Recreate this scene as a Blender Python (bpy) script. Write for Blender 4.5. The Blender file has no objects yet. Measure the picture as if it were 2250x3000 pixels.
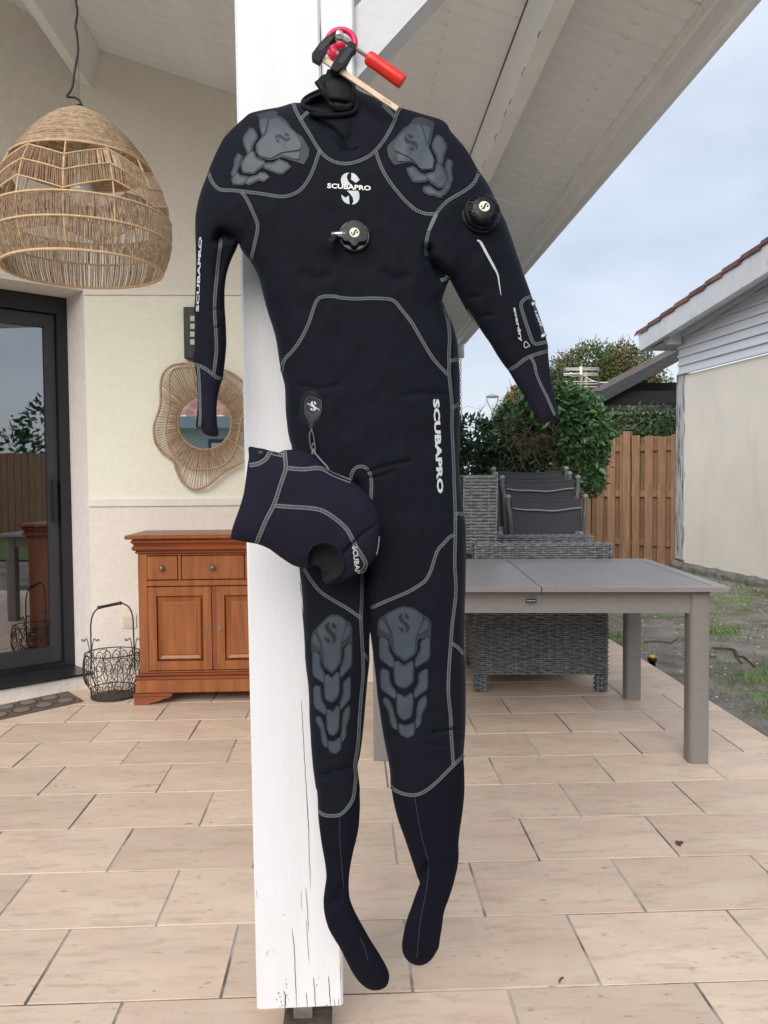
import bpy, math, random
import numpy as np
from mathutils import Vector, Matrix, noise
from mathutils.geometry import delaunay_2d_cdt
random.seed(7); rng = np.random.default_rng(7)
S = bpy.context.scene
COL = S.collection
# ------------------------------------------------------------------ camera, world, sun, exposure
F_PX, W_PX, H_PX = 2378.096, 2250., 3000.
def _rot(p, r, y):
    cy, sy, cp, sp = math.cos(y), math.sin(y), math.cos(p), math.sin(p)
    f = np.array([sy*cp, cy*cp, sp]); x = np.array([cy, -sy, 0.]); u = np.cross(x, f)
    return math.cos(r)*x + math.sin(r)*u, math.sin(r)*x - math.cos(r)*u, f
RR, RD, RF = _rot(-.04278291, -.00735009, .04082446)
CAM = np.array([0., 0., 1.2])
cam = bpy.data.cameras.new('camera'); camo = bpy.data.objects.new('camera', cam); COL.objects.link(camo)
cam.sensor_fit = 'VERTICAL'; cam.sensor_height = 36; cam.lens = F_PX/H_PX*36
cam.clip_start = .05; cam.clip_end = 2000
mw = Matrix.Identity(4)
for i in range(3):
    mw[i][0] = RR[i]; mw[i][1] = -RD[i]; mw[i][2] = -RF[i]; mw[i][3] = CAM[i]
camo.matrix_world = mw
S.camera = camo
S.render.resolution_x, S.render.resolution_y = 768, 1024
S.view_settings.view_transform = 'Standard'; S.view_settings.look = 'None'
S.view_settings.gamma = 1; S.view_settings.use_curve_mapping = False
S.view_settings.exposure = EXPOSURE = 0.78
S.cycles.max_bounces = 10; S.cycles.diffuse_bounces = 8; S.cycles.glossy_bounces = 4; S.cycles.transparent_max_bounces = 10
SUN_EL, SUN_AZ = math.radians(33), math.radians(198)     # behind the camera
wd = bpy.data.worlds.new('World'); S.world = wd; wd.use_nodes = True
nt = wd.node_tree; nt.nodes.clear()
def N(t, **k):
    n = nt.nodes.new(t)
    for a, b in k.items(): setattr(n, a, b)
    return n
out = N('ShaderNodeOutputWorld'); bg = N('ShaderNodeBackground'); sky = N('ShaderNodeTexSky')
sky.sky_type = 'NISHITA'; sky.sun_disc = False; sky.sun_elevation = SUN_EL; sky.sun_rotation = SUN_AZ
sky.air_density = 1.2; sky.dust_density = 3.0
tc = N('ShaderNodeTexCoord'); mp = N('ShaderNodeMapping'); mp.inputs['Scale'].default_value = (1.6, 1.6, 3.2)
nz = N('ShaderNodeTexNoise'); nz.inputs['Scale'].default_value = 1.7; nz.inputs['Detail'].default_value = 6; nz.inputs['Roughness'].default_value = .5
nz2 = N('ShaderNodeTexNoise'); nz2.inputs['Scale'].default_value = 1.1; nz2.inputs['Detail'].default_value = 4
cr = N('ShaderNodeValToRGB'); cr.color_ramp.elements[0].position = .38; cr.color_ramp.elements[0].color = (3.1, 3.5, 4.25, 1)
cr.color_ramp.elements[1].position = .66; cr.color_ramp.elements[1].color = (4.6, 4.88, 5.4, 1)
r2 = N('ShaderNodeMapRange'); r2.inputs['From Min'].default_value = .3; r2.inputs['From Max'].default_value = .7
r2.inputs['To Min'].default_value = .96; r2.inputs['To Max'].default_value = .78
mx = N('ShaderNodeMixRGB')
L = nt.links.new
L(tc.outputs['Generated'], mp.inputs['Vector']); L(mp.outputs['Vector'], nz.inputs['Vector']); L(mp.outputs['Vector'], nz2.inputs['Vector'])
L(nz.outputs['Fac'], cr.inputs['Fac']); L(nz2.outputs['Fac'], r2.inputs['Value'])
L(sky.outputs['Color'], mx.inputs[1]); L(cr.outputs['Color'], mx.inputs[2]); L(r2.outputs['Result'], mx.inputs[0])
L(mx.outputs[0], bg.inputs['Color']); bg.inputs['Strength'].default_value = .115
L(bg.outputs[0], out.inputs[0])
sl = bpy.data.lights.new('sun', 'SUN'); sl.energy = 1.7; sl.angle = math.radians(50); sl.color = (1., .95, .88)
so = bpy.data.objects.new('sun', sl); COL.objects.link(so)
# sun_rotation 0 points to +Y and turns clockwise seen from above
sd = Vector((math.sin(SUN_AZ)*math.cos(SUN_EL), math.cos(SUN_AZ)*math.cos(SUN_EL), math.sin(SUN_EL)))
so.rotation_euler = (-sd).to_track_quat('-Z', 'Y').to_euler(); so.location = (0, -6, 12)

# ------------------------------------------------------------------ measuring helpers (photo pixel + known depth -> place)
def ray(x, y): return (x-1125)/F_PX*RR + (y-1500)/F_PX*RD + RF
def aty(x, y, Y): v = ray(x, y); return Vector(CAM + v*(Y/v[1]))
def atz(x, y, Z): v = ray(x, y); return Vector(CAM + v*((Z-1.2)/v[2]))
def atyN(P, Y):
    P = np.asarray(P, float); v = (P[:, :1]-1125)/F_PX*RR + (P[:, 1:2]-1500)/F_PX*RD + RF
    return CAM + v*(np.asarray(Y).reshape(-1, 1)/v[:, 1:2])
class Z:                                        # transcript of a zoomed crop back to photo pixels
    def __init__(s, ox, oy, k): s.o = (ox, oy); s.k = k
    def __call__(s, *p): return [(s.o[0]+a/s.k, s.o[1]+b/s.k) for a, b in p]
Z2 = Z(650, 0, 2.37); Z3 = Z(1000, 250, 2.37); Z4 = Z(500, 600, 2.95); Z5 = Z(600, 1250, 2.765); Z6 = Z(850, 1700, 2.949)
Z7 = Z(850, 2300, 3.016); Z8 = Z(1350, 550, 3.16); K1 = Z(800, 60, 3.687); K4 = Z(900, 450, 5.53); K5 = Z(550, 300, 4.1475)
K6 = Z(1100, 300, 4.74); K7 = Z(1480, 840, 10.37); K8 = Z(1300, 900, 6.32); C1 = Z(1250, 1100, 1.659); C2 = Z(1300, 1350, 2.949)
T3 = Z(1700, 1550, 3.016); L1 = Z(0, 0, 2.212); B8 = Z(0, 1000, 1.8427); D1 = Z(0, 0, 1/1.3562); P3 = Z(700, 2600, 4.74)

# ------------------------------------------------------------------ materials
MATS = {}
def mat(name, col, rough=.7, var=0., vs=8., bump=0., bs=60., metal=0., stretch=None, col2=None, sheen=0., coat=0., spec=.5, detail=6, bd=.004, coords='Object'):
    m = bpy.data.materials.new(name); m.use_nodes = True; MATS[name] = m
    t = m.node_tree; b = t.nodes['Principled BSDF']
    b.inputs['Roughness'].default_value = rough; b.inputs['Metallic'].default_value = metal
    b.inputs['Base Color'].default_value = (*col, 1); b.inputs['Specular IOR Level'].default_value = spec
    if sheen: b.inputs['Sheen Weight'].default_value = sheen; b.inputs['Sheen Roughness'].default_value = .45; b.inputs['Sheen Tint'].default_value = (.45, .55, 1., 1)
    if coat: b.inputs['Coat Weight'].default_value = coat; b.inputs['Coat Roughness'].default_value = .15
    tcn = t.nodes.new('ShaderNodeTexCoord'); mpn = t.nodes.new('ShaderNodeMapping')
    t.links.new(tcn.outputs[coords], mpn.inputs['Vector'])
    if stretch: mpn.inputs['Scale'].default_value = stretch
    if var or col2:
        n = t.nodes.new('ShaderNodeTexNoise'); n.inputs['Scale'].default_value = vs; n.inputs['Detail'].default_value = detail; n.inputs['Roughness'].default_value = .6
        t.links.new(mpn.outputs['Vector'], n.inputs['Vector'])
        r = t.nodes.new('ShaderNodeValToRGB'); c2 = col2 or tuple(min(1, c*(1+var)) for c in col); c1 = tuple(c*(1-var) for c in col) if not col2 else col
        r.color_ramp.elements[0].position = .32; r.color_ramp.elements[0].color = (*c1, 1)
        r.color_ramp.elements[1].position = .68; r.color_ramp.elements[1].color = (*c2, 1)
        t.links.new(n.outputs['Fac'], r.inputs['Fac']); t.links.new(r.outputs['Color'], b.inputs['Base Color'])
        m['ramp'] = r.name
    if bump:
        n = t.nodes.new('ShaderNodeTexNoise'); n.inputs['Scale'].default_value = bs; n.inputs['Detail'].default_value = 4
        t.links.new(mpn.outputs['Vector'], n.inputs['Vector'])
        bn = t.nodes.new('ShaderNodeBump'); bn.inputs['Strength'].default_value = bump; bn.inputs['Distance'].default_value = bd
        t.links.new(n.outputs['Fac'], bn.inputs['Height']); t.links.new(bn.outputs['Normal'], b.inputs['Normal'])
    return m
def add_spots(m, col, scale, lo, hi, stretch=None, detail=4, coords='Object', strength=1., rand=False):
    """overlay worn/dirty spots with their own shape"""
    t = m.node_tree; b = t.nodes['Principled BSDF']; s = b.inputs['Base Color']
    tcn = t.nodes.new('ShaderNodeTexCoord'); mpn = t.nodes.new('ShaderNodeMapping'); t.links.new(tcn.outputs[coords], mpn.inputs['Vector'])
    if stretch: mpn.inputs['Scale'].default_value = stretch
    n = t.nodes.new('ShaderNodeTexNoise'); n.inputs['Scale'].default_value = scale; n.inputs['Detail'].default_value = detail; n.inputs['Roughness'].default_value = .65
    t.links.new(mpn.outputs['Vector'], n.inputs['Vector'])
    if rand:
        oi = t.nodes.new('ShaderNodeObjectInfo'); vm = t.nodes.new('ShaderNodeVectorMath'); vm.operation = 'SCALE'; vm.inputs[0].default_value = (37, 71, 13)
        t.links.new(oi.outputs['Random'], vm.inputs['Scale']); t.links.new(vm.outputs[0], mpn.inputs['Location'])
    r = t.nodes.new('ShaderNodeMapRange'); r.inputs['From Min'].default_value = lo; r.inputs['From Max'].default_value = hi; r.inputs['To Max'].default_value = strength
    t.links.new(n.outputs['Fac'], r.inputs['Value'])
    mxn = t.nodes.new('ShaderNodeMixRGB'); mxn.inputs[2].default_value = (*col, 1); t.links.new(r.outputs['Result'], mxn.inputs[0])
    if s.is_linked: t.links.new(s.links[0].from_socket, mxn.inputs[1])
    else: mxn.inputs[1].default_value = s.default_value
    t.links.new(mxn.outputs[0], s)
    return m
def add_random(m, amount):
    """every object of this material a little lighter or darker"""
    t = m.node_tree; b = t.nodes['Principled BSDF']; s = b.inputs['Base Color']
    oi = t.nodes.new('ShaderNodeObjectInfo'); r = t.nodes.new('ShaderNodeMapRange'); r.inputs['To Min'].default_value = 1-amount; r.inputs['To Max'].default_value = 1+amount
    t.links.new(oi.outputs['Random'], r.inputs['Value'])
    v = t.nodes.new('ShaderNodeVectorMath'); v.operation = 'SCALE'; t.links.new(r.outputs['Result'], v.inputs['Scale'])
    if s.is_linked: t.links.new(s.links[0].from_socket, v.inputs[0])
    else: v.inputs[0].default_value = s.default_value[:3]
    t.links.new(v.outputs[0], s); return m
def add_ribs(m, axis_scale, strength=.4, dist=.001):
    t = m.node_tree; b = t.nodes['Principled BSDF']
    tcn = t.nodes.new('ShaderNodeTexCoord'); mpn = t.nodes.new('ShaderNodeMapping'); mpn.inputs['Rotation'].default_value = (0, axis_scale[1], 0)
    t.links.new(tcn.outputs['Object'], mpn.inputs['Vector'])
    w = t.nodes.new('ShaderNodeTexWave'); w.bands_direction = 'Z'; w.inputs['Scale'].default_value = axis_scale[0]; w.inputs['Distortion'].default_value = .3
    t.links.new(mpn.outputs['Vector'], w.inputs['Vector'])
    bn = t.nodes.new('ShaderNodeBump'); bn.inputs['Strength'].default_value = strength; bn.inputs['Distance'].default_value = dist
    t.links.new(w.outputs['Fac'], bn.inputs['Height'])
    s = b.inputs['Normal']
    if s.is_linked: t.links.new(s.links[0].from_socket, bn.inputs['Normal'])
    t.links.new(bn.outputs['Normal'], s); return m
def rampmid(m, pos, col):
    r = m.node_tree.nodes[m['ramp']].color_ramp; e = r.elements.new(pos); e.color = (*col, 1); return m

# ------------------------------------------------------------------ objects
def origin(o):
    v = Vector((0, 0, 0))
    while o is not None: v = v + o.location; o = o.parent
    return v
def obj(name, verts, faces, m, parent=None, smooth=False, kind=None):
    me = bpy.data.meshes.new(name)
    og = origin(parent)
    me.from_pydata([tuple(Vector(v)-og) for v in verts], [], [tuple(f) for f in faces])
    if m is not None: me.materials.append(m)
    if smooth: me.polygons.foreach_set('use_smooth', [True]*len(me.polygons))
    me.update()
    o = bpy.data.objects.new(name, me); COL.objects.link(o)
    if parent is not None: o.parent = parent
    if kind: o['kind'] = kind
    return o
def thing(name, label, cat, loc=(0, 0, 0), group=None):
    o = bpy.data.objects.new(name, None); COL.objects.link(o); o.location = loc; o.empty_display_size = .1
    tag(o, label, cat, group); return o
def tag(o, label, cat, group=None):
    o['label'] = label; o['category'] = cat
    if group: o['group'] = group
    return o
KIDS = {}
def copy_tree(o, parent=None):
    c = o.copy(); COL.objects.link(c)
    if parent is not None: c.parent = parent
    for ch in [x for x in o.children]: copy_tree(ch, c)
    return c
def share(name, src, loc, parent, rot=None, scale=None):
    """another piece on the same mesh data, placed in world coordinates"""
    o = bpy.data.objects.new(name, src); COL.objects.link(o); o.location = Vector(loc)-origin(parent)
    if rot is not None: o.rotation_euler = rot
    if scale is not None: o.scale = scale
    o.parent = parent; return o
class MB:
    def __init__(s): s.v = []; s.f = []
    def add(s, v, f):
        n = len(s.v); s.v += [Vector(a) for a in v]; s.f += [tuple(n+i for i in q) for q in f]; return s
    def box(s, c, d, M=None, bev=0.):
        """centre, full size; M rotates about the centre; bev chamfers the vertical and top edges"""
        x, y, z = d[0]/2, d[1]/2, d[2]/2
        if bev:
            b = bev; v = []
            for zz, k in ((-z, b), (-z+b, 0), (z-b, 0), (z, b)):
                for sx, sy in ((-1, -1), (1, -1), (1, 1), (-1, 1)):
                    v.append((sx*(x-k), sy*(y-k), zz))
            f = [(3, 2, 1, 0), (12, 13, 14, 15)]
            for l in range(3):
                for i in range(4): f.append((l*4+i, l*4+(i+1) % 4, l*4+4+(i+1) % 4, l*4+4+i))
        else:
            v = [(-x, -y, -z), (x, -y, -z), (x, y, -z), (-x, y, -z), (-x, -y, z), (x, -y, z), (x, y, z), (-x, y, z)]
            f = [(3, 2, 1, 0), (4, 5, 6, 7), (0, 1, 5, 4), (1, 2, 6, 5), (2, 3, 7, 6), (3, 0, 4, 7)]
        v = [(M @ Vector(a) if M else Vector(a)) + Vector(c) for a in v]
        return s.add(v, f)
    def span(s, a, b, bev=0.):
        return s.box([(a[i]+b[i])/2 for i in range(3)], [abs(b[i]-a[i]) for i in range(3)], bev=bev)
    def tube(s, pts, r, n=8, closed=False, cap=True):
        pts = [Vector(p) for p in pts]; m = len(pts)
        if m < 2: return s
        rs = r if isinstance(r, (list, tuple)) else [r]*m
        tan = []
        for i in range(m):
            a = pts[(i-1) % m] if (closed or i > 0) else pts[i]; b = pts[(i+1) % m] if (closed or i < m-1) else pts[i]
            t = b-a; tan.append(t.normalized() if t.length > 1e-9 else Vector((0, 0, 1)))
        up = Vector((0, 0, 1)) if abs(tan[0].z) < .9 else Vector((1, 0, 0))
        u = tan[0].cross(up).normalized(); v = []
        for i in range(m):
            u = (u - tan[i]*u.dot(tan[i]))
            u = u.normalized() if u.length > 1e-6 else tan[i].orthogonal().normalized()
            w = tan[i].cross(u)
            for k in range(n):
                a = 2*math.pi*k/n; v.append(pts[i] + (u*math.cos(a)+w*math.sin(a))*rs[i])
        f = []
        for i in range(m if closed else m-1):
            j = (i+1) % m
            for k in range(n): f.append((i*n+k, i*n+(k+1) % n, j*n+(k+1) % n, j*n+k))
        if cap and not closed: f.append(tuple(range(n-1, -1, -1))); f.append(tuple((m-1)*n+k for k in range(n)))
        return s.add(v, f)
    def lathe(s, prof, n=24, M=None, cap=True):
        """profile [(r, h)] round local Z, then M"""
        v = []; f = []
        for r, h in prof:
            for k in range(n):
                a = 2*math.pi*k/n; p = Vector((r*math.cos(a), r*math.sin(a), h)); v.append(M @ p if M else p)
        for i in range(len(prof)-1):
            for k in range(n): f.append((i*n+k, i*n+(k+1) % n, (i+1)*n+(k+1) % n, (i+1)*n+k))
        if cap: f.append(tuple(range(n-1, -1, -1))); f.append(tuple((len(prof)-1)*n+k for k in range(n)))
        return s.add(v, f)
    def prism(s, poly, off):
        """polygon of 3-D points pushed along vector off"""
        n = len(poly); off = Vector(off); a = [Vector(p) for p in poly]
        v = a + [p+off for p in a]
        f = [tuple(range(n)), tuple(range(2*n-1, n-1, -1))] + [(i, i+n, (i+1) % n+n, (i+1) % n) for i in range(n)]
        return s.add(v, f)
    def build(s, name, m, parent=None, smooth=False, kind=None):
        o = obj(name, s.v, s.f, m, parent, smooth, kind); return o
def fixn(o):
    import bmesh
    b = bmesh.new(); b.from_mesh(o.data); bmesh.ops.recalc_face_normals(b, faces=b.faces); b.to_mesh(o.data); b.free(); return o
def flatsmooth(o, ang=40):
    o.data.polygons.foreach_set('use_smooth', [True]*len(o.data.polygons)); o.data.set_sharp_from_angle(angle=math.radians(ang)); return o
def crom(pts, step, closed=False):
    """Catmull-Rom through points, resampled at about step"""
    P = [np.array(p, float) for p in pts]; n = len(P); o = []
    for i in range(n if closed else n-1):
        g = lambda k: P[k % n] if closed else P[max(0, min(n-1, k))]
        p0, p1, p2, p3 = g(i-1), g(i), g(i+1), g(i+2)
        m = max(1, int(round(np.linalg.norm(p2-p1)/step)))
        for j in range(m):
            t = j/m; o.append(.5*((2*p1)+(-p0+p2)*t+(2*p0-5*p1+4*p2-p3)*t*t+(-p0+3*p1-3*p2+p3)*t**3))
    if not closed: o.append(P[-1])
    return np.array(o)
def inpoly(P, poly):
    P = np.asarray(P); x, y = P[:, 0], P[:, 1]; r = np.zeros(len(P), bool); q = np.asarray(poly); j = len(q)-1
    for i in range(len(q)):
        xi, yi = q[i]; xj, yj = q[j]
        if yi != yj: r ^= ((yi > y) != (yj > y)) & (x < (xj-xi)*(y-yi)/(yj-yi)+xi)
        j = i
    return r
def segdist(P, poly, closed=True):
    P = np.asarray(P, float); q = np.asarray(poly, float); a = q if closed else q[:-1]; b = np.roll(q, -1, 0) if closed else q[1:]
    o = np.empty(len(P)); ab = b-a; l2 = (ab**2).sum(1)+1e-9
    for c in range(0, len(P), 4000):
        p = P[c:c+4000][:, None, :]-a[None]; t = np.clip((p*ab).sum(2)/l2, 0, 1)
        o[c:c+4000] = np.sqrt(((p-ab*t[..., None])**2).sum(2).min(1))
    return o
def cdt(P, loops):
    """triangulate points P (loop vertices first) inside closed loops given as index lists"""
    e = []
    for lp in loops: e += [(lp[i], lp[(i+1) % len(lp)]) for i in range(len(lp))]
    r = delaunay_2d_cdt([Vector((float(a), float(b))) for a, b in P], e, [], 1, 1e-4)
    return np.array([tuple(v) for v in r[0]]), [tuple(f) for f in r[2]]
# ------------------------------------------------------------------ soft goods: an outline measured off the photo, given its own depth and fullness
class Soft:
    def __init__(s, outline, Y0, k, a, g=5., step=6., dents=(), back=None, ripple=.0015, seed=0, flat=()):
        s.Y0, s.k, s.a, s.g, s.dents, s.ripple, s.seed, s.flat = Y0, k, a, g, dents, ripple, seed, flat
        s.back = back
        s.out = crom(outline, step, True); lo = s.out.min(0)-3*g; hi = s.out.max(0)+3*g
        s.lo = lo; nx, ny = (np.ceil((hi-lo)/g).astype(int)+1); s.nx, s.ny = nx, ny
        X, Y = np.meshgrid(lo[0]+np.arange(nx)*g, lo[1]+np.arange(ny)*g); P = np.stack([X.ravel(), Y.ravel()], 1)
        M = inpoly(P, s.out).reshape(ny, nx)
        d = np.zeros(nx*ny); idx = np.where(M.ravel())[0]; coarse = s.out[::2]
        d[idx] = segdist(P[idx], coarse); d = d.reshape(ny, nx)
        phi = None
        for lev in (8, 4, 2, 1):                       # coarse-to-fine relaxation of a membrane blown up over the outline
            m = M[::lev, ::lev]; h2 = (g*lev)**2
            if phi is None: u = np.zeros(m.shape)
            else: u = np.kron(phi, np.ones((2, 2)))[:m.shape[0], :m.shape[1]]
            u = np.where(m, u, 0)
            for _ in range({8: 900, 4: 300, 2: 120, 1: 60}[lev]):
                v = np.zeros_like(u); v[1:-1, 1:-1] = .25*(u[:-2, 1:-1]+u[2:, 1:-1]+u[1:-1, :-2]+u[1:-1, 2:]+h2)
                u = np.where(m, v, 0)
            phi = u
        ok = M & (d > g*.8)
        r = np.where(ok, phi/np.maximum(d, 1e-6), 0); w = ok.astype(float)
        for _ in range(6):                             # spread outwards, then soften
            rs = sum(np.roll(np.roll(r*w, i, 0), j, 1) for i in (-1, 0, 1) for j in (-1, 0, 1)); ws = sum(np.roll(np.roll(w, i, 0), j, 1) for i in (-1, 0, 1) for j in (-1, 0, 1))
            new = (w == 0) & (ws > 0); r = np.where(new, rs/np.maximum(ws, 1e-9), r); w = np.where(new, 1., w)
        for _ in range(3): r = (r*4+np.roll(r, 1, 0)+np.roll(r, -1, 0)+np.roll(r, 1, 1)+np.roll(r, -1, 1))/8
        s.r = r
    def d(s, P): return segdist(P, s.out)*inpoly(P, s.out)
    def h(s, P, d=None):
        P = np.asarray(P, float)
        if d is None: d = s.d(P)
        q = (P-s.lo)/s.g; i = np.clip(np.floor(q).astype(int), 0, [s.nx-2, s.ny-2]); f = np.clip(q-i, 0, 1)
        r = s.r; x, y = i[:, 0], i[:, 1]; a, b = f[:, 0], f[:, 1]
        g = r[y, x]*(1-a)*(1-b)+r[y, x+1]*a*(1-b)+r[y+1, x]*(1-a)*b+r[y+1, x+1]*a*b
        t = np.sqrt(np.maximum(2*g*d, 0))*s.Y0/F_PX
        h = s.a*(1-np.exp(-s.k*t/s.a))
        edge = np.clip(d/25., 0, 1)
        if s.ripple:
            h = h+edge*s.ripple*np.array([noise.noise((p[0]/70, p[1]/95, s.seed))+.5*noise.noise((p[0]/28, p[1]/40, s.seed+5)) for p in P])
        for line, wdt, dep in s.dents:
            h = h-edge*dep*np.exp(-(segdist(P, line, False)/wdt)**2)
        for poly, keep in s.flat:
            dd = segdist(P, poly)*inpoly(P, poly); h = h*(1-(1-keep)*np.clip(dd/14, 0, 1))
        return np.maximum(h, np.minimum(.0006*d/3, .004))
    def at(s, P, off=0.):
        P = np.asarray(P, float); return atyN(P, s.Y0-s.h(P)-off)
    def mesh(s, name, mats, parent, regions=(), gs=8., names=None):
        """front and back skins; regions = [(polygon, part name, material)] become parts of their own"""
        out = s.out; n = len(out); lo, hi = out.min(0), out.max(0)
        X, Y = np.meshgrid(np.arange(lo[0], hi[0], gs), np.arange(lo[1], hi[1], gs*.87)); X = X+(np.arange(X.shape[0]) % 2)[:, None]*gs/2
        G = np.stack([X.ravel(), Y.ravel()], 1); G = G[inpoly(G, out)]; d = segdist(G, out); G = G[d > 6.5]
        t = np.roll(out, -1, 0)-np.roll(out, 1, 0); t /= np.linalg.norm(t, axis=1)[:, None]+1e-9
        nn = np.stack([-t[:, 1], t[:, 0]], 1)
        area = (out[:, 0]*np.roll(out[:, 1], -1)-np.roll(out[:, 0], -1)*out[:, 1]).sum()
        if area < 0: nn = -nn
        R = []
        for k in (1.2, 3.6):
            q = out+nn*k; q = q[inpoly(q, out)]; q = q[segdist(q, out) > k*.8]; R.append(q)
        P = np.vstack([out]+R+[G]); V, Fc = cdt(P, [list(range(n))])
        dd = segdist(V, out); dd[dd < .3] = 0
        h = s.h(V, dd); h[dd == 0] = 0
        A = atyN(V, s.Y0-h); hb = h*.9 if s.back is None else np.minimum(h*.9, s.back)
        Bk = atyN(V, s.Y0+hb); m = len(V); verts = np.vstack([A, Bk]); inner = dd > 0
        ff = []
        cen = np.array([(V[f[0]]+V[f[1]]+V[f[2]])/3 for f in Fc])
        lab = np.zeros(len(Fc), int)
        for k, (poly, nm, mm) in enumerate(regions): lab[inpoly(cen, poly)] = k+1
        # orientation: front must face the camera (-Y)
        a, b, c = Fc[0]; na = np.cross(A[b]-A[a], A[c]-A[a]); flip = na[1] > 0
        # smooth normals over the whole skin
        Fi = np.array(Fc)
        if flip: Fi = Fi[:, ::-1]
        Bi = np.where(inner[Fi], Fi+m, Fi)[:, ::-1]
        allF = np.vstack([Fi, Bi]); fn = np.cross(verts[allF[:, 1]]-verts[allF[:, 0]], verts[allF[:, 2]]-verts[allF[:, 0]])
        vn = np.zeros_like(verts)
        for k in range(3): np.add.at(vn, allF[:, k], fn)
        vn /= np.linalg.norm(vn, axis=1)[:, None]+1e-12
        lab2 = np.concatenate([lab, lab]); res = []
        for k, (nm, mm) in enumerate([(name, mats)]+[(r[1], r[2]) for r in regions]):
            sel = allF[lab2 == k]
            if not len(sel): continue
            used, inv = np.unique(sel, return_inverse=True); inv = inv.reshape(sel.shape)
            o = obj(nm, verts[used], inv.tolist(), mm, parent, True)
            o.data.normals_split_custom_set_from_vertices([tuple(x) for x in vn[used]]); res.append(o)
        return res
    def decal(s, name, polys, m, parent, off=.0012, gs=9., thick=True):
        """thin raised print/patch that follows the surface; polys = list of photo-pixel polygons"""
        mb = MB()
        for pl in polys:
            pl = np.array(pl, float); n = len(pl)
            lo, hi = pl.min(0), pl.max(0); X, Y = np.meshgrid(np.arange(lo[0]+gs/2, hi[0], gs), np.arange(lo[1]+gs/2, hi[1], gs))
            G = np.stack([X.ravel(), Y.ravel()], 1)
            if len(G): G = G[inpoly(G, pl)]
            if len(G): G = G[segdist(G, pl) > gs*.4]
            V, Fc = cdt(np.vstack([pl, G]) if len(G) else pl, [list(range(n))])
            T = s.at(V, off); mb.add(T, orient(Fc, T))
            if thick:
                E = s.at(pl, off); Bt = s.at(pl, -.0004); mb.add(list(E)+list(Bt), [(i, (i+1) % n, (i+1) % n+n, i+n) for i in range(n)])
        return mb.build(name, m, parent, True)
    def print2d(s, name, V, Fc, m, parent, off=.0012):
        T = s.at(V, off); return obj(name, T, orient(Fc, T), m, parent, True)
    def seam(s, pts, m, parent, w=11., pitch=5.5, off=.0011, name='seam', rail=2.4):
        c = crom(pts, 2.75); t = np.gradient(c, axis=0); t /= np.linalg.norm(t, axis=1)[:, None]+1e-9
        n = np.stack([-t[:, 1], t[:, 0]], 1); mb = MB()
        for sg in (-1, 1):
            a = c+n*(sg*w/2-rail/2); b = c+n*(sg*w/2+rail/2); k = len(c)
            v = list(s.at(a, off))+list(s.at(b, off)); mb.add(v, [(i, i+1, i+1+k, i+k) for i in range(k-1)])
        L_ = np.concatenate([[0], np.cumsum(np.linalg.norm(np.diff(c, axis=0), axis=1))]); u = np.arange(0, L_[-1], pitch)
        cx = np.stack([np.interp(u, L_, c[:, 0]), np.interp(u, L_, c[:, 1])], 1); tx = np.stack([np.interp(u, L_, t[:, 0]), np.interp(u, L_, t[:, 1])], 1)
        nx = np.stack([-tx[:, 1], tx[:, 0]], 1)
        q = [cx-nx*w/2-tx*1.1, cx-nx*w/2+tx*1.1, cx+nx*w/2+tx*3.4, cx+nx*w/2+tx*1.2]
        Q = [s.at(k, off+.0004) for k in q]; v = []; f = []
        for i in range(len(u)): v += [Q[0][i], Q[1][i], Q[2][i], Q[3][i]]; f.append((4*i, 4*i+1, 4*i+2, 4*i+3))
        mb.add(v, f)
        return mb.build(name, m, parent, False)
def orient(Fc, T):
    o = []
    for f in Fc:
        a, b, c = (np.asarray(T[i]) for i in f[:3]); o.append(tuple(f) if np.cross(b-a, c-a)[1] < 0 else tuple(f)[::-1])
    return o
def rib(c, w):
    """outline polygon of a line with width (photo pixels)"""
    c = np.asarray(c, float); t = np.gradient(c, axis=0); t /= np.linalg.norm(t, axis=1)[:, None]+1e-9; n = np.stack([-t[:, 1], t[:, 0]], 1)
    return np.vstack([c+n*w/2, (c-n*w/2)[::-1]])
def grow(poly, k):
    p = np.array(poly, float); t = np.roll(p, -1, 0)-np.roll(p, 1, 0); t /= np.linalg.norm(t, axis=1)[:, None]+1e-9
    n = np.stack([t[:, 1], -t[:, 0]], 1); ar = (p[:, 0]*np.roll(p[:, 1], -1)-np.roll(p[:, 0], -1)*p[:, 1]).sum()
    return p+n*k*(1 if ar > 0 else -1)
def text2d(txt, bold=.0, shear=0., res=2):
    c = bpy.data.curves.new('t', 'FONT'); c.body = txt; c.resolution_u = res; c.offset = bold; c.shear = shear; c.fill_mode = 'FRONT'
    o = bpy.data.objects.new('t', c); COL.objects.link(o); bpy.context.view_layer.update()
    me = o.evaluated_get(bpy.context.evaluated_depsgraph_get()).to_mesh()
    V = np.array([tuple(v.co)[:2] for v in me.vertices]); Fc = [tuple(p.vertices) for p in me.polygons]
    o.to_mesh_clear(); bpy.data.objects.remove(o); bpy.data.curves.remove(c)
    return V, Fc
def text_px(txt, p0, p1, height, bold=.02, shear=0., turn=0):
    """baseline from p0 to p1 in photo pixels, capital height in pixels"""
    V, Fc = text2d(txt, bold, shear); lo, hi = V.min(0), V.max(0)
    u = (V[:, 0]-lo[0])/(hi[0]-lo[0]); v = (V[:, 1]-lo[1])/(hi[1]-lo[1]); p0, p1 = np.array(p0, float), np.array(p1, float)
    d = p1-p0; up = np.array([d[1], -d[0]])/np.linalg.norm(d)
    return p0+u[:, None]*d+v[:, None]*up*height, Fc
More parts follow.
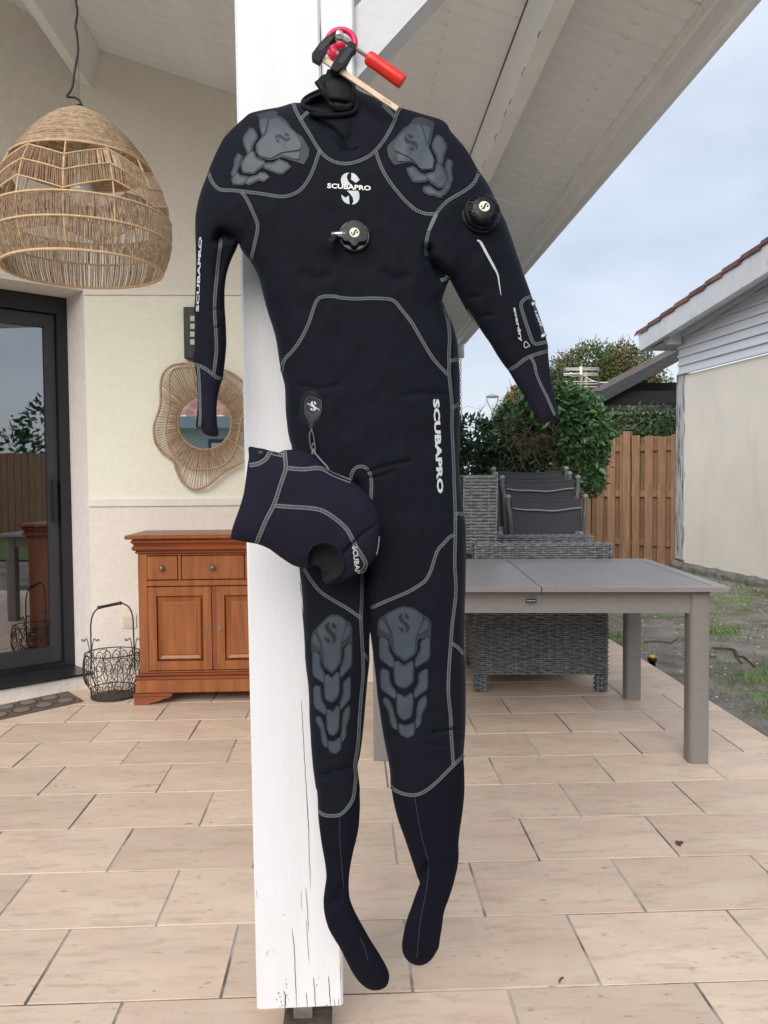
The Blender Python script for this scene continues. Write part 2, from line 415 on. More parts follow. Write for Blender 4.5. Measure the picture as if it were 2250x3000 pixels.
EMB_MAIN = [(682,310),(640,312),(600,328),(568,358),(550,395),(545,440),(555,485),(585,525),(640,575),(690,625),(728,680),(745,735),(745,775),(722,826),(775,815),(815,785),(840,740),(847,690),(838,630),(800,575),(740,525),(690,480),(660,440),(645,400),(643,365),(655,335)]
EMB_B = [(714,312),(715,405),(697,408),(788,475),(855,420),(838,415),(820,380),(790,345),(755,320)]
EMB_D = [(552,664),(620,715),(676,680),(686,820),(650,812),(615,795),(585,765),(563,725)]
def emblem(c, height, ang=0., flip=False):
    o = []
    for p in (EMB_MAIN, EMB_B, EMB_D):
        q = (np.array(p, float)-(698, 568))/516*height
        if flip: q[:, 0] *= -1
        ca, sa = math.cos(ang), math.sin(ang); o.append(np.stack([q[:, 0]*ca-q[:, 1]*sa, q[:, 0]*sa+q[:, 1]*ca], 1)+np.array(c))
    return o
# ------------------------------------------------------------------ material library
white_paint = add_spots(mat('white_paint', (.73, .74, .77), .45, .03, 3, .14, 30, stretch=(6, 6, .6)), (.45, .43, .41), 55, .72, .80, stretch=(1, 1, .5))
brace_paint = add_spots(mat('brace_paint', (.60, .605, .635), .55, .06, 3, .8, 40, stretch=(1, 1, 1), bd=.002), (.5, .48, .47), 40, .70, .8)
soffit_paint = mat('soffit_paint', (.80, .81, .835), .6, .05, 5, .1, 40)
add_spots(soffit_paint, (.40, .37, .34), 14, .66, .8)
beam_paint = mat('beam_paint', (.82, .825, .84), .6, .05, 4, .15, 30)
add_spots(beam_paint, (.34, .30, .27), 24, .68, .78)
joint_dark = mat('joint_dark', (.09, .085, .08), .9)
stucco_up = mat('stucco_beige', (.78, .74, .67), .9, .035, 30, 1., 130, bd=.006)
stucco_mid = mat('stucco_cream', (.82, .815, .70), .9, .025, 25, 1., 110, bd=.006)
stucco_low = mat('stucco_sand', (.78, .72, .655), .9, .04, 30, 1., 110, bd=.006)
trim_smooth = mat('trim_render', (.76, .71, .65), .8, .04, 12, .3, 80)
reveal_m = mat('reveal_render', (.74, .68, .66), .85, .06, 18, .7, 120)
plinth_m = add_spots(mat('plinth_white', (.74, .71, .68), .6, .06, 9, .7, 30, bd=.008), (.5, .45, .4), 20, .66, .8)
alu_black = mat('black_aluminium', (.012, .012, .015), .38, .1, 20)
alu_dark = mat('dark_grey_aluminium', (.035, .037, .045), .42, .1, 20)
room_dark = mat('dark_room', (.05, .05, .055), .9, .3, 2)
curtain_m = mat('curtain_cloth', (.05, .055, .07), .95, .2, 6)
slate_m = mat('black_sill_tile', (.018, .018, .02), .3, .3, 8)
tile_m = mat('sand_tile', (.60, .475, .375), .5, 0, 2.8, .15, 50, stretch=(1, 2.0, 1), col2=(.73, .60, .465), coords='Object', bd=.002)
rampmid(tile_m, .5, (.68, .535, .42))
add_spots(tile_m, (.42, .33, .255), 8, .52, .72, stretch=(1, 4, 1), detail=9, strength=.7, rand=True)
add_spots(tile_m, (.64, .40, .31), 3.2, .50, .72, stretch=(1, 1.6, 1), strength=.36, rand=True)
add_spots(tile_m, (.20, .155, .125), 22, .625, .71, stretch=(1, 2.2, 1), detail=6, strength=.75, rand=True)
add_random(tile_m, .09)
grout_m = add_spots(mat('grout', (.46, .43, .39), .95, .12, 12, .4, 90), (.13, .125, .12), 2.1, .47, .58)
dirt_m = mat('sandy_dirt', (.17, .145, .13), .95, 0, 3.5, 1., 60, col2=(.36, .32, .29), detail=10, bd=.03)
add_spots(dirt_m, (.075, .10, .03), 1.5, .50, .62, detail=8, strength=.8)
grass_m = add_random(mat('grass_blade', (.12, .235, .045), .8, .5, 3), .3)
pebble_m = mat('pebble', (.5, .47, .43), .8, .4, 30)
table_m = mat('taupe_metal', (.205, .190, .182), .42, .05, 40, .06, 400)
table_edge = mat('taupe_edge_sky_sheen', (.32, .305, .31), .3, .05, 40)  # taupe lightened to paint in the reflection along the table's edge frame
tabletop_m = mat('taupe_top', (.29, .27, .28), .33, .05, 6, .1, 500)
wick_m = mat('grey_wicker', (.065, .072, .077), .5, 0, 26, .3, 300, col2=(.27, .29, .295), stretch=(1, 1, 4))
wick_dark = mat('wicker_shadow_backing', (.03, .03, .032), .9)
sling_m = mat('charcoal_sling', (.060, .060, .074), .7, .08, 300, .3, 700)
frame_m = mat('charcoal_tube', (.10, .10, .11), .4, .1, 20)
frame_lt = mat('grey_tube', (.27, .28, .30), .35)
wood_fence = mat('fence_wood', (.185, .10, .055), .85, 0, 5, .6, 40, stretch=(5, 5, .5), col2=(.29, .172, .10), bd=.003)
add_spots(wood_fence, (.20, .10, .05), 9, .64, .72, stretch=(1, 1, .5), detail=2); add_random(wood_fence, .14)
cherry_m = mat('cherry_wood', (.19, .050, .011), .42, 0, 5.0, .15, 60, stretch=(5, 5, .45), col2=(.345, .112, .025), coat=.12, detail=9)
cherry_dk = mat('cherry_moulding', (.165, .036, .011), .4, 0, 4, .05, 60, stretch=(.6, 4, 4), col2=(.27, .067, .018), coat=.15)
cherry_gap = mat('drawer_gap', (.03, .010, .005), .8)
brass_old = mat('aged_brass', (.20, .17, .12), .45, .3, 60, metal=.8)
twine_m = mat('jute_twine', (.36, .245, .155), .95, 0, 60, .4, 400, col2=(.60, .45, .32))
twine_lt = mat('jute_rib', (.62, .43, .25), .8, .15, 60)
rattan_m = mat('mirror_rattan', (.42, .28, .17), .85, .3, 50, .3, 300)
black_pl = mat('black_plastic', (.010, .010, .012), .35, spec=.3)
wire_m = mat('dark_wire', (.045, .042, .038), .5, .3, 60, metal=.3)
steel_m = mat('galvanised_steel', (.55, .56, .55), .32, .1, 40, metal=1.)
bar_m = mat('brass_coated_bar', (.60, .45, .32), .45, .12, 60, metal=.1, stretch=(1, 1, 1))
iron_m = mat('cast_iron_dark', (.009, .0105, .013), .5, .1, 90, .3, 300, spec=.2)
red_grip = mat('red_grip', (.70, .022, .012), .38, .05, 30)
pink_pl = mat('pink_red_plastic', (.78, .012, .075), .3)
neo = mat('black_neoprene', (.0026, .0038, .0092), .8, .12, 30, .25, 900, sheen=.05, spec=.2, bd=.001)
neo_sh = add_ribs(mat('ribbed_shoulder_cloth', (.0062, .0068, .0150), .78, .1, 30, .2, 900, spec=.18, bd=.001), (140., .5), .7, .001)
neo_cuff = mat('purple_black_neoprene', (.0100, .0085, .0195), .82, .08, 30, .2, 900, spec=.18, bd=.001)
neo_sock = mat('navy_black_neoprene', (.0034, .0038, .0105), .84, .1, 30, .2, 900, spec=.15, bd=.001)
pad_lt = mat('grey_kneepad_rubber', (.036, .050, .070), .5, .1, 20, .1, 300)
pad_dk = mat('dark_pad_border', (.0160, .0200, .0285), .6, .1, 20)
pad_mark = mat('pad_print_black', (.006, .006, .010), .6)
thread_m = mat('grey_thread', (.165, .185, .19), .85, .1, 200)
silver_pr = mat('silver_print', (.52, .56, .58), .5)
cream_pl = mat('cream_badge', (.80, .76, .62), .4)
seal_m = mat('smooth_black_seal', (.0045, .005, .0075), .6, .1, 20, .2, 60, spec=.25)
side_white = mat('white_cladding', (.70, .72, .76), .55, .05, 2, .05, 40, stretch=(.3, .3, 4))
fascia_white = add_spots(mat('white_fascia', (.66, .67, .70), .5, .06, 3), (.45, .46, .46), 7, .58, .72, stretch=(3, 3, .7))
render_cream = add_spots(mat('cream_render', (.85, .79, .695), .9, .04, 2, .25, 60), (.66, .59, .49), 1.6, .55, .8, stretch=(3, 3, .6), strength=.5)
weathered = add_spots(mat('weathered_white_board', (.50, .50, .52), .8, .1, 6), (.16, .15, .14), 9, .50, .58, stretch=(3, 3, .35), detail=6)
concrete_m = mat('rough_concrete', (.20, .19, .17), .95, .35, 9, 1., 40, bd=.03)
rooftile_m = add_random(mat('brown_roof_tile', (.13, .055, .035), .8, .35, 8, .4, 40), .3)
greyboard = mat('grey_weathered_beam', (.045, .047, .052), .85, .35, 7, .4, 30, stretch=(1, 6, 6))
corrug_m = mat('rusty_sheet', (.11, .085, .07), .8, .3, 6)
black_m = mat('dark_beam', (.01, .01, .011), .8)
bark_m = mat('mossy_trunk', (.12, .12, .055), .95, .4, 12, .6, 40)
twig_m = mat('dry_twig', (.105, .07, .052), .95, .3, 12)
leaf_a = add_random(mat('leaf_dark', (.036, .092, .030), .38, 0, 3, col2=(.062, .145, .052)), .35)
leaf_b = mat('leaf_hedge', (.022, .060, .024), .40, 0, 2.5, col2=(.048, .115, .045))
leaf_c = mat('leaf_far', (.055, .095, .025), .55, 0, 2.2, col2=(.12, .16, .05))
add_spots(leaf_c, (.22, .075, .045), 1.9, .55, .7)
leaf_d = mat('leaf_low_hedge', (.045, .085, .025), .5, 0, 2.5, col2=(.09, .14, .05))
mirror_m = mat('mirror_glass', (.86, .88, .88), .015, metal=1.)
glass_m = bpy.data.materials.new('door_glass'); glass_m.use_nodes = True
_t = glass_m.node_tree; _t.nodes.clear(); _o = _t.nodes.new('ShaderNodeOutputMaterial'); _m = _t.nodes.new('ShaderNodeMixShader'); _g = _t.nodes.new('ShaderNodeBsdfGlossy'); _r = _t.nodes.new('ShaderNodeBsdfTransparent'); _f = _t.nodes.new('ShaderNodeFresnel')
_f.inputs['IOR'].default_value = 3.8; _g.inputs['Roughness'].default_value = .01; _g.inputs['Color'].default_value = (.95, .97, 1, 1); _r.inputs['Color'].default_value = (.55, .58, .6, 1)
for a, b in ((_f.outputs[0], _m.inputs[0]), (_r.outputs[0], _m.inputs[1]), (_g.outputs[0], _m.inputs[2]), (_m.outputs[0], _o.inputs[0])): _t.links.new(a, b)

# ------------------------------------------------------------------ ground, terrace
def ground():
    xs = [-300, -60, -20, -8, -4, 1.93] + [1.93+.09*i for i in range(1, 45)] + [8, 14, 30, 80, 300]
    ys = [-300, -80, -30, -12, -6, -2, .5] + [.5+.11*i for i in range(1, 105)] + [14, 18, 26, 50, 120, 300]
    v = []
    for y in ys:
        for x in xs:
            z = -.045
            if x > 2.02 and y > .6 and x < 7 and y < 13: z += .03*noise.fractal((x*1.3, y*1.3, 0), 1., 2., 3)+.012*noise.noise((x*6, y*6, 3))
            v.append((x, y, z))
    n = len(xs); f = [(j*n+i, j*n+i+1, j*n+n+i+1, j*n+n+i) for j in range(len(ys)-1) for i in range(n-1)]
    return obj('ground', v, f, dirt_m, None, True, 'structure')
ground()
def gz(x, y): return -.045+.03*noise.fractal((x*1.3, y*1.3, 0), 1., 2., 3)+.012*noise.noise((x*6, y*6, 3))
terrace = MB().span((-3.6, -1.6, -.16), (1.90, 6.45, -.0028)).build('terrace', grout_m, None, False, 'structure')
TL, TW, J = .4455, .3133, .0075
X0, Y0T = .580, 1.841
tile_me = {}
def tile_mesh(w, d):
    k = (round(w, 3), round(d, 3))
    if k not in tile_me:
        o = MB().box((0, 0, -.006), (w-J, d-J, .012), bev=.0007).build('tile', tile_m); tile_me[k] = o.data; bpy.data.objects.remove(o)
    return tile_me[k]
for r in range(-5, 15):
    y0 = Y0T+TW*r; xs = X0+(0 if r % 2 == 0 else -TL/2)
    i0 = -9 if y0 < 3.4 else -6
    for i in range(i0, 4):
        a = xs+TL*i; b = min(a+TL, 1.90)
        if b-a < .03 or a < -3.6: continue
        if y0+TW > 4.72 and b < -1.45: continue
        o = bpy.data.objects.new('tile', tile_mesh(b-a, TW)); COL.objects.link(o); o.parent = terrace
        o.location = ((a+b)/2, y0+TW/2, rng.normal(0, .0005))
        o.rotation_euler = (rng.normal(0, .0008), rng.normal(0, .0008), 0)
edge = MB(); edge.tube([(1.915, 1.0+.3*i, -.03+.006*math.sin(i*1.7)) for i in range(19)], .018, 6); tag(edge.build('lawn_edging', black_pl, None, True), 'black plastic edging strip along the side of the tiled terrace', 'edging')

# grass tufts, pebbles, twigs on the dirt
def grass():
    mb_v, mb_f = [], []
    cl = []
    for _ in range(900):
        x = random.uniform(2.0, 4.6); y = random.uniform(3.0, 10.6)
        if noise.fractal((x*.8+3, y*.8, 9), 1., 2., 3)+.25*(y-5.5)/4+.1*(x-3) > .10: cl.append((x, y, random.uniform(.03, .12)))
    for x, y in ((1.97, 5.75), (2.0, 6.0), (2.1, 6.2), (2.95, 5.2), (3.1, 5.6), (3.0, 6.3), (2.6, 4.9), (3.3, 5.0), (2.45, 5.6)): cl += [(x+random.gauss(0, .06), y+random.gauss(0, .06), .10) for _ in range(5)]
    for x, y, s in cl:
        for _ in range(int(10+s*260)):
            px, py = x+random.gauss(0, s), y+random.gauss(0, s)
            if px < 1.96: continue
            a = random.uniform(0, 6.28); h = random.uniform(.012, .040); l = random.uniform(.005, .035); w = .0032
            z = gz(px, py)-.004; n = len(mb_v); dx, dy = math.cos(a), math.sin(a)
            mb_v += [(px-dy*w, py+dx*w, z), (px+dy*w, py-dx*w, z), (px+dx*l, py+dy*l, z+h)]; mb_f.append((n, n+1, n+2))
    o = obj('grass', mb_v, mb_f, grass_m, None, False, 'stuff'); return o
tag(grass(), 'short green grass tufts on the bare dirt', 'grass')
def pebbles():
    mb = MB()
    for _ in range(1500):
        x, y = random.uniform(1.96, 4.5), random.uniform(2.9, 10)
        r = random.choice((.004, .005, .006, .009, .012)); z = gz(x, y)
        R = Matrix.Rotation(random.uniform(0, 6), 3, 'Z'); v = [R @ Vector((a*r*random.uniform(.8, 1.4), b*r, c*r*.5)) + Vector((x, y, z+.002)) for a, b, c in ((1, 0, 0), (0, 1, 0), (-1, 0, 0), (0, -1, 0), (0, 0, 1), (0, 0, -1))]
        mb.add(v, [(0, 1, 4), (1, 2, 4), (2, 3, 4), (3, 0, 4), (1, 0, 5), (2, 1, 5), (3, 2, 5), (0, 3, 5)])
    return mb.build('pebbles', pebble_m, None, False, 'stuff')
tag(pebbles(), 'small pale pebbles scattered over the dirt', 'pebbles')
def stick(px, r, label):
    pts = [atz(a, b, -.03) for a, b in px]; pts = [Vector((p.x, p.y, gz(p.x, p.y)+.008)) for p in pts]
    tag(MB().tube(crom([tuple(p) for p in pts], .05).tolist(), r, 6).build('stick', twig_m, None, True), label, 'stick')
stick(T3((1170, 1045), (1290, 1050), (1360, 1060), (1400, 1100), (1440, 1105), (1550, 1200)), .008, 'long bent brown stick lying on the dirt right of the table')
stick(T3((1365, 1070), (1400, 1130), (1430, 1170)), .006, 'short side twig touching the long bent stick')
stick(T3((1085, 1095), (1130, 1105), (1205, 1108)), .008, 'short brown stick beside the front table leg')
stick(T3((560, 1000), (640, 998), (720, 1000), (800, 1010), (860, 960)), .005, 'thin twig on the dirt between the two table legs')
p = atz(*T3((635, 1215))[0], -.04)
sp = thing('sprinkler', 'black sprinkler head with yellow cap at the terrace edge', 'sprinkler', (p.x, p.y, -.06))
MB().lathe([(.022, 0), (.022, .05), (.030, .05), (.030, .066), (.02, .068)], 16, Matrix.Translation((p.x, p.y, -.05))).build('body', black_pl, sp, True)
MB().lathe([(.021, 0), (.021, .012), (.015, .016)], 16, Matrix.Translation((p.x, p.y, .019))).build('cap', mat('yellow_cap', (.75, .42, .02), .5), sp, True)

_q = [atz(1250+a/1.659, 2050+b/1.659, .006) for a, b in ((645, 1372), (650, 1358), (658, 1352), (664, 1350))]
tag(MB().tube(crom([tuple(p) for p in _q], .004).tolist(), .0022, 5).build('dry_leaf', twig_m, None, True), 'tiny curled brown leaf stalk on the tile right of the feet', 'leaf')
_c = atz(1250+1224/1.659, 2050+706/1.659, 0)
_m = MB()
for k in range(6): _m.box((_c.x+random.gauss(0, .008), _c.y+random.gauss(0, .006), .004), (.012, .009, .007), Matrix.Rotation(random.uniform(0, 6), 3, 'Z'), bev=.002)
tag(_m.build('dirt_clump', twig_m, None, False, 'stuff'), 'small dark dirt clump on the tile near the front table leg', 'dirt')
# ------------------------------------------------------------------ house: walls, roof, door
def ceil(x): return 3.372-.3094*(x+.635)
TH = math.atan(.3094)
house = thing('house', 'beige and cream rendered house with porch roof of painted boards behind the post', 'house', (-.5, 4.72, 0))
WY = 4.72
K = Vector((-1.503, WY, 0)); U = Vector((-math.cos(math.radians(40)), -math.sin(math.radians(40)), 0)); NN = Vector((U.y*-1, U.x, 0))*-1
NN = Vector((.6428, -.7660, 0))      # door wall faces the camera side
XR = .46
def wallpiece(x0, x1, z0, z1, m, name, prd=0.):
    return MB().span((x0, WY-prd, z0), (x1, WY+.2, z1)).build(name, m, house)
wallpiece(-1.503, XR, 0, 1.045, stucco_low, 'lower_wall'); wallpiece(-1.503, XR, 1.085, 2.245, stucco_mid, 'middle_wall')
wallpiece(-1.503, XR, 1.045, 1.085, trim_smooth, 'trim_band', .012); wallpiece(-1.503, XR, 2.245, 2.283, trim_smooth, 'trim_band', .012)
m_ = MB(); m_.prism([(-1.503, WY, 2.283), (XR, WY, 2.283), (XR, WY, ceil(XR)+.02), (-1.503, WY, ceil(-1.503)+.02)], (0, .2, 0)); fixn(m_.build('upper_wall', stucco_up, house))
MB().span((XR-.2, WY+.201, 0), (XR, 9.4, ceil(XR-.2)+.02)).build('side_wall', stucco_mid, house)
def dw(u, n, z): return K+U*u+NN*n+Vector((0, 0, z))
DL = 2.3
m_ = MB(); m_.prism([dw(0, 0, 2.27), dw(DL, 0, 2.27), dw(DL, 0, ceil(dw(DL, 0, 0).x)+.02), dw(0, 0, ceil(K.x)+.02)], -NN*.34); fixn(m_.build('upper_wall', stucco_up, house))
RC = .28
m_ = MB(); m_.prism([dw(0, -.001, 0), dw(-.012, -.001, 0), dw(-.012, -RC-.1, 0), dw(0, -RC-.1, 0)], (0, 0, 2.27)); fixn(m_.build('door_reveal', reveal_m, house))
m_ = MB(); m_.prism([dw(0, 0, 0), dw(DL, 0, 0), dw(DL, -.3, 0), dw(0, -.3, 0)], (0, 0, .075)); o = fixn(m_.build('door_plinth', plinth_m, house))
for i in range(6):
    a, b = .004+i*.34, .340+i*.34
    if b > DL: b = DL
    m_ = MB(); m_.prism([dw(a, .012, .0755), dw(b, .012, .0755), dw(b, -.29, .0755), dw(a, -.29, .0755)], (0, 0, .012)); fixn(m_.build('sill_tile', slate_m, house))
door = MB(); 
def dbox(mb, u0, u1, n0, n1, z0, z1): mb.prism([dw(u0, n0, z0), dw(u1, n0, z0), dw(u1, n1, z0), dw(u0, n1, z0)], (0, 0, z1-z0))
dbox(door, .002, .062, -RC+.03, -RC-.05, .088, 2.268); dbox(door, .062, DL, -RC+.03, -RC-.05, 2.17, 2.268); dbox(door, .062, DL, -RC+.03, -RC-.05, .088, .115)
door = fixn(door.build('sliding_door', alu_black, house))
lf = MB(); dbox(lf, .066, .125, -RC+.0, -RC-.035, .118, 2.165); dbox(lf, .125, .84, -RC, -RC-.035, .118, .21); dbox(lf, .125, .84, -RC, -RC-.035, 2.09, 2.165); dbox(lf, .84, .90, -RC, -RC-.035, .118, 2.165)
dbox(lf, .902, .96, -RC-.04, -RC-.07, .118, 2.165); dbox(lf, .96, 1.7, -RC-.04, -RC-.07, .118, .21); dbox(lf, 1.7, 1.76, -RC-.04, -RC-.07, .118, 2.165)
fixn(lf.build('leaf_frame', alu_dark, door))
for a, b, n in ((.127, .838, -RC-.018), (.962, 1.698, -RC-.055)):
    obj('glass', [dw(a, n, .212), dw(b, n, .212), dw(b, n, 2.088), dw(a, n, 2.088)], [(3, 2, 1, 0)], glass_m, door)
m_ = MB(); dbox(m_, .085, .105, -RC+.03, -RC+.001, .95, 1.2); fixn(m_.build('handle', alu_black, door))
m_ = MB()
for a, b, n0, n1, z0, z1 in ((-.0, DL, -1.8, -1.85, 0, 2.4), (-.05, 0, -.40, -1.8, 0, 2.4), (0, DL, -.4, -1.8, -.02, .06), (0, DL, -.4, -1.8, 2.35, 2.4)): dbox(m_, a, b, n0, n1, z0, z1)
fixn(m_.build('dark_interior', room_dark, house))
cu = []; n_ = 40
for i in range(n_+1):
    u = .15+.30*i/n_; q = dw(u, -RC-.16+.018*math.sin(i*1.25), 0); cu += [(q.x, q.y, .1), (q.x, q.y, 2.25)]
obj('curtain', cu, [(2*i, 2*i+2, 2*i+3, 2*i+1) for i in range(n_)], curtain_m, house, True)

# roof: one pitch, boards run down the slope, purlins run away from the camera
RX0, RX1, RY0, RY1 = -3.4, 1.235, 1.60, 9.55
def rp(x, y, dn): return Vector((x-math.sin(TH)*dn, y, ceil(x)-math.cos(TH)*dn))
roof = MB()
roof.prism([rp(RX0, RY0, -.03), rp(RX1+.03, RY0, -.03), rp(RX1+.03, RY1, -.03), rp(RX0, RY1, -.03)], (0, 0, .09)); roof = fixn(roof.build('roof', rooftile_m, house))
BW = .1
bm_ = MB(); ln = (RX1-RX0)/math.cos(TH); bm_.box((0, 0, .010), (ln, BW-.005, .018), bev=.007); bo = bm_.build('ceiling_board', soffit_paint, None); bd_ = bo.data; bpy.data.objects.remove(bo)
cx = (RX0+RX1)/2
for i in range(int((RY1-RY0)/BW)):
    o = share('ceiling_board', bd_, (cx, RY0+BW*(i+.5), ceil(cx)+rng.normal(0, .0008)), roof, (0, TH, 0))
    o.location.z += .002
m_ = MB(); m_.prism([rp(RX0, RY0, -.022), rp(RX1, RY0, -.022), rp(RX1, RY1, -.022), rp(RX0, RY1, -.022)], (0, 0, .004)); fixn(m_.build('board_backing', joint_dark, roof))
# left beam square to the slope, right beam upright
m_ = MB(); m_.prism([rp(-1.38, RY0, 0), rp(-1.38, RY0, .205), rp(-1.445, RY0, .205), rp(-1.445, RY0, 0)], (0, WY-RY0+.05, 0)); fixn(m_.build('purlin', beam_paint, roof))
m_ = MB(); m_.prism([(.675, RY0, ceil(.675)+.01), (.742, RY0, ceil(.742)+.01), (.742, RY0, 2.742), (.675, RY0, 2.742)], (0, RY1-RY0, 0)); fixn(m_.build('purlin', beam_paint, roof))
cr_ = MB()                                   # cracked caulking along the lower arris of the right purlin
y = RY0
while y < 6:
    l = random.uniform(.02, .12); d = random.uniform(.001, .003)
    cr_.span((.6744-.0006, y, 2.744+random.uniform(0, .006)), (.676, y+l, 2.744+d+.006)); y += l+random.uniform(.02, .35)
cr_.build('crack', joint_dark, roof, False, 'stuff')
m_ = MB(); m_.span((.671, RY0, ceil(.675)-.004), (.6745, RY1, ceil(.675)+.004)); m_.build('quarter_round', joint_dark, roof)
m_ = MB(); m_.prism([(1.237, RY0, ceil(1.237)+.03), (1.267, RY0, ceil(1.237)+.03), (1.267, RY0, 2.700), (1.237, RY0, 2.700)], (0, RY1-RY0, 0)); fixn(m_.build('fascia', beam_paint, roof))
m_ = MB(); m_.prism([(1.207, RY0, ceil(1.207)+.0), (1.236, RY0, ceil(1.236)+.0), (1.236, RY0, 2.765), (1.216, RY0, 2.765)], (0, RY1-RY0, 0)); fixn(m_.build('soffit_strip', beam_paint, roof))
m_ = MB(); m_.tube([(1.33, RY0, 2.80), (1.33, RY1, 2.80)], .055, 12); m_.build('gutter', white_paint, roof, True)
p0 = aty(1346, 998, 9.5); p1 = aty(1349, 1048, 9.5)
m_ = MB(); m_.lathe([(.045, 0), (.045, p0.z+.06-p1.z), (.03, p0.z+.06-p1.z)], 12, Matrix.Translation((p1.x, 9.5, p1.z))); m_.build('gutter_outlet', white_paint, roof, True)
chain = thing('rain_chain', 'thin metal rain chain hanging from the white gutter outlet', 'chain', (p1.x, 9.5, p1.z))
lk = []
for i in range(22):
    a = []; z = p1.z-.015-i*.034
    for k in range(10):
        t = 2*math.pi*k/10; w = .011*math.cos(t); hh = .022*math.sin(t)
        a.append((p1.x+(w if i % 2 == 0 else 0), 9.5+(0 if i % 2 == 0 else w), z+hh))
    MB().tube(a, .004, 5, True).build('link', steel_m, chain, True)

# light switch, black wall light
p = aty(278*1.3562, 1342*1.3562, WY-.01)
sw = thing('light_switch', 'square cream light switch on the wall behind the wire basket', 'switch', (p.x, WY, p.z))
MB().box((p.x, WY-.005, p.z), (.082, .010, .082), bev=.003).build('frame', mat('switch_white', (.72, .69, .62), .4), sw)
MB().box((p.x-.004, WY-.0125, p.z), (.052, .006, .056), bev=.002).build('rocker', mat('switch_cream', (.66, .60, .46), .4), sw)
a, b = aty(538, 900, WY-.05), aty(610, 1052, WY-.05)
wl = thing('wall_light', 'black rectangular wall light with cut-out slots partly behind the hanging left sleeve', 'wall light', (a.x, WY, b.z))
MB().span((a.x, WY-.06, b.z), (a.x+.135, WY-.0, a.z), bev=.005).build('body', black_pl, wl)
for i in range(4):
    q = aty(562, 932+i*23, WY-.062)
    MB().span((q.x-.009, WY-.064, q.z-.016), (q.x+.02, WY-.0605, q.z+.012)).build('slot', mat('slot_pale', (.52, .50, .45), .7) if 'slot_pale' not in MATS else MATS['slot_pale'], wl)

# ------------------------------------------------------------------ post with brace
YP = 1.63
def pp(px, py, Y=YP): return aty(px, py, Y)
post = thing('wooden_post', 'thick white painted wooden post with diagonal brace that the black diving suit hangs against', 'post', (-.11, YP+.08, 0))
bl, br_ = pp(752, 2957), pp(1005, 2945); tl, tr = pp(686, 0), pp(936, 0)
zt = 3.30
def ext(b, t): k = (zt-b.z)/(t.z-b.z); return b+(t-b)*k
TLp, TRp = ext(bl, tl), ext(br_, tr)
def bevpost(A, B, C, D, dep, m, name, bev=.005):
    """A,B bottom left/right, C,D top right/left on the front face"""
    ex = (B-A).normalized()*bev; ey = Vector((0, bev, 0)); dp = Vector((0, dep, 0)); v = []
    for P, Q in ((A, B), (D, C)): v += [P+ex, Q-ex, Q+ey, Q+dp-ey, Q+dp-ex, P+dp+ex, P+dp-ey, P+ey]
    f = [tuple(range(7, -1, -1)), tuple(range(8, 16))]+[(i, (i+1) % 8, (i+1) % 8+8, i+8) for i in range(8)]
    return obj(name, v, f, m, post)
bevpost(bl, br_, TRp, TLp, .16, white_paint, 'post_beam')
A, B = pp(958, 640)+Vector((.0002, .004, 0)), pp(1041, 640)+Vector((0, .004, 0)); C_, D_ = ext(pp(1041, 640), pp(1036.5, 0)), ext(pp(958, 640), pp(936.2, 0))
bevpost(A, B, C_+Vector((0, .004, 0)), D_+Vector((.0002, .004, 0)), .15, white_paint, 'side_board', .004)
YB = YP+.02
q = [pp(1034, 28, YB), pp(1042, 232, YB)]; d45 = (pp(1253, 0, YB)-q[1]).normalized()
a0, a1 = q[0]-d45*.10, q[1]-d45*.14
m_ = MB(); m_.prism([a0, a1, a1+d45*1.22, a0+d45*1.22], (0, .085, 0)); fixn(m_.build('brace', brace_paint, post))
grain = MB()
def crack(pts, w, nm='crack'):
    c = crom(pts, 6); n = len(c); wd_ = np.interp(np.linspace(0, 1, n), [0, .15, .8, 1], [.3, 1, 1, .25])*w
    wob = np.array([[noise.noise((x*.08, y*.08, 4))*1.4, 0] for x, y in c]); c = c+wob
    l = c.copy(); r = c.copy(); l[:, 0] -= wd_/2; r[:, 0] += wd_/2
    v = list(atyN(l, [YP-.0008]*n))+list(atyN(r, [YP-.0008]*n))
    obj(nm, v, [(i, i+1, i+1+n, i+n) for i in range(n-1)], joint_dark, post)
crack(P3((740, 572), (765, 830), (778, 1080), (785, 1300), (790, 1440), (803, 1680)), 2.0)
crack(P3((925, 0), (945, 200), (957, 420), (975, 620)), 1.6); crack(P3((935, 450), (950, 700), (975, 1030)), 1.4)
crack(P3((620, 1435), (640, 1490), (645, 1600), (635, 1690)), 3.4); crack(P3((935, 1455), (942, 1560), (952, 1672)), 1.8)
crack(P3((1035, 1245), (1048, 1400), (1062, 1668)), 2.2); crack(P3((1246, 1225), (1258, 1450), (1270, 1655)), 2.2)
crack(P3((1325, 1550), (1330, 1650)), 1.4); crack(P3((1383, 1545), (1388, 1650)), 1.4)
crack(Z6((95, 1030), (105, 1200), (130, 1650), (145, 1900), (160, 2212)), 1.6); crack(Z7((140, 0), (160, 330), (172, 700), (180, 920)), 1.5)
crack(P3((385, 960), (380, 935), (400, 890), (450, 862), (490, 885), (500, 920)), 1.0); crack(P3((385, 912), (420, 905), (460, 912)), 1.0)
for _a in ((P3((240, 20), (250, 90), (255, 155))), (P3((865, 40), (868, 200), (872, 330))), (P3((1405, 1060), (1412, 1200), (1408, 1300)))): crack(_a, .8)
crack(K1((505, 30), (508, 170), (512, 330), (522, 560)), 1.2)
chips = MB()
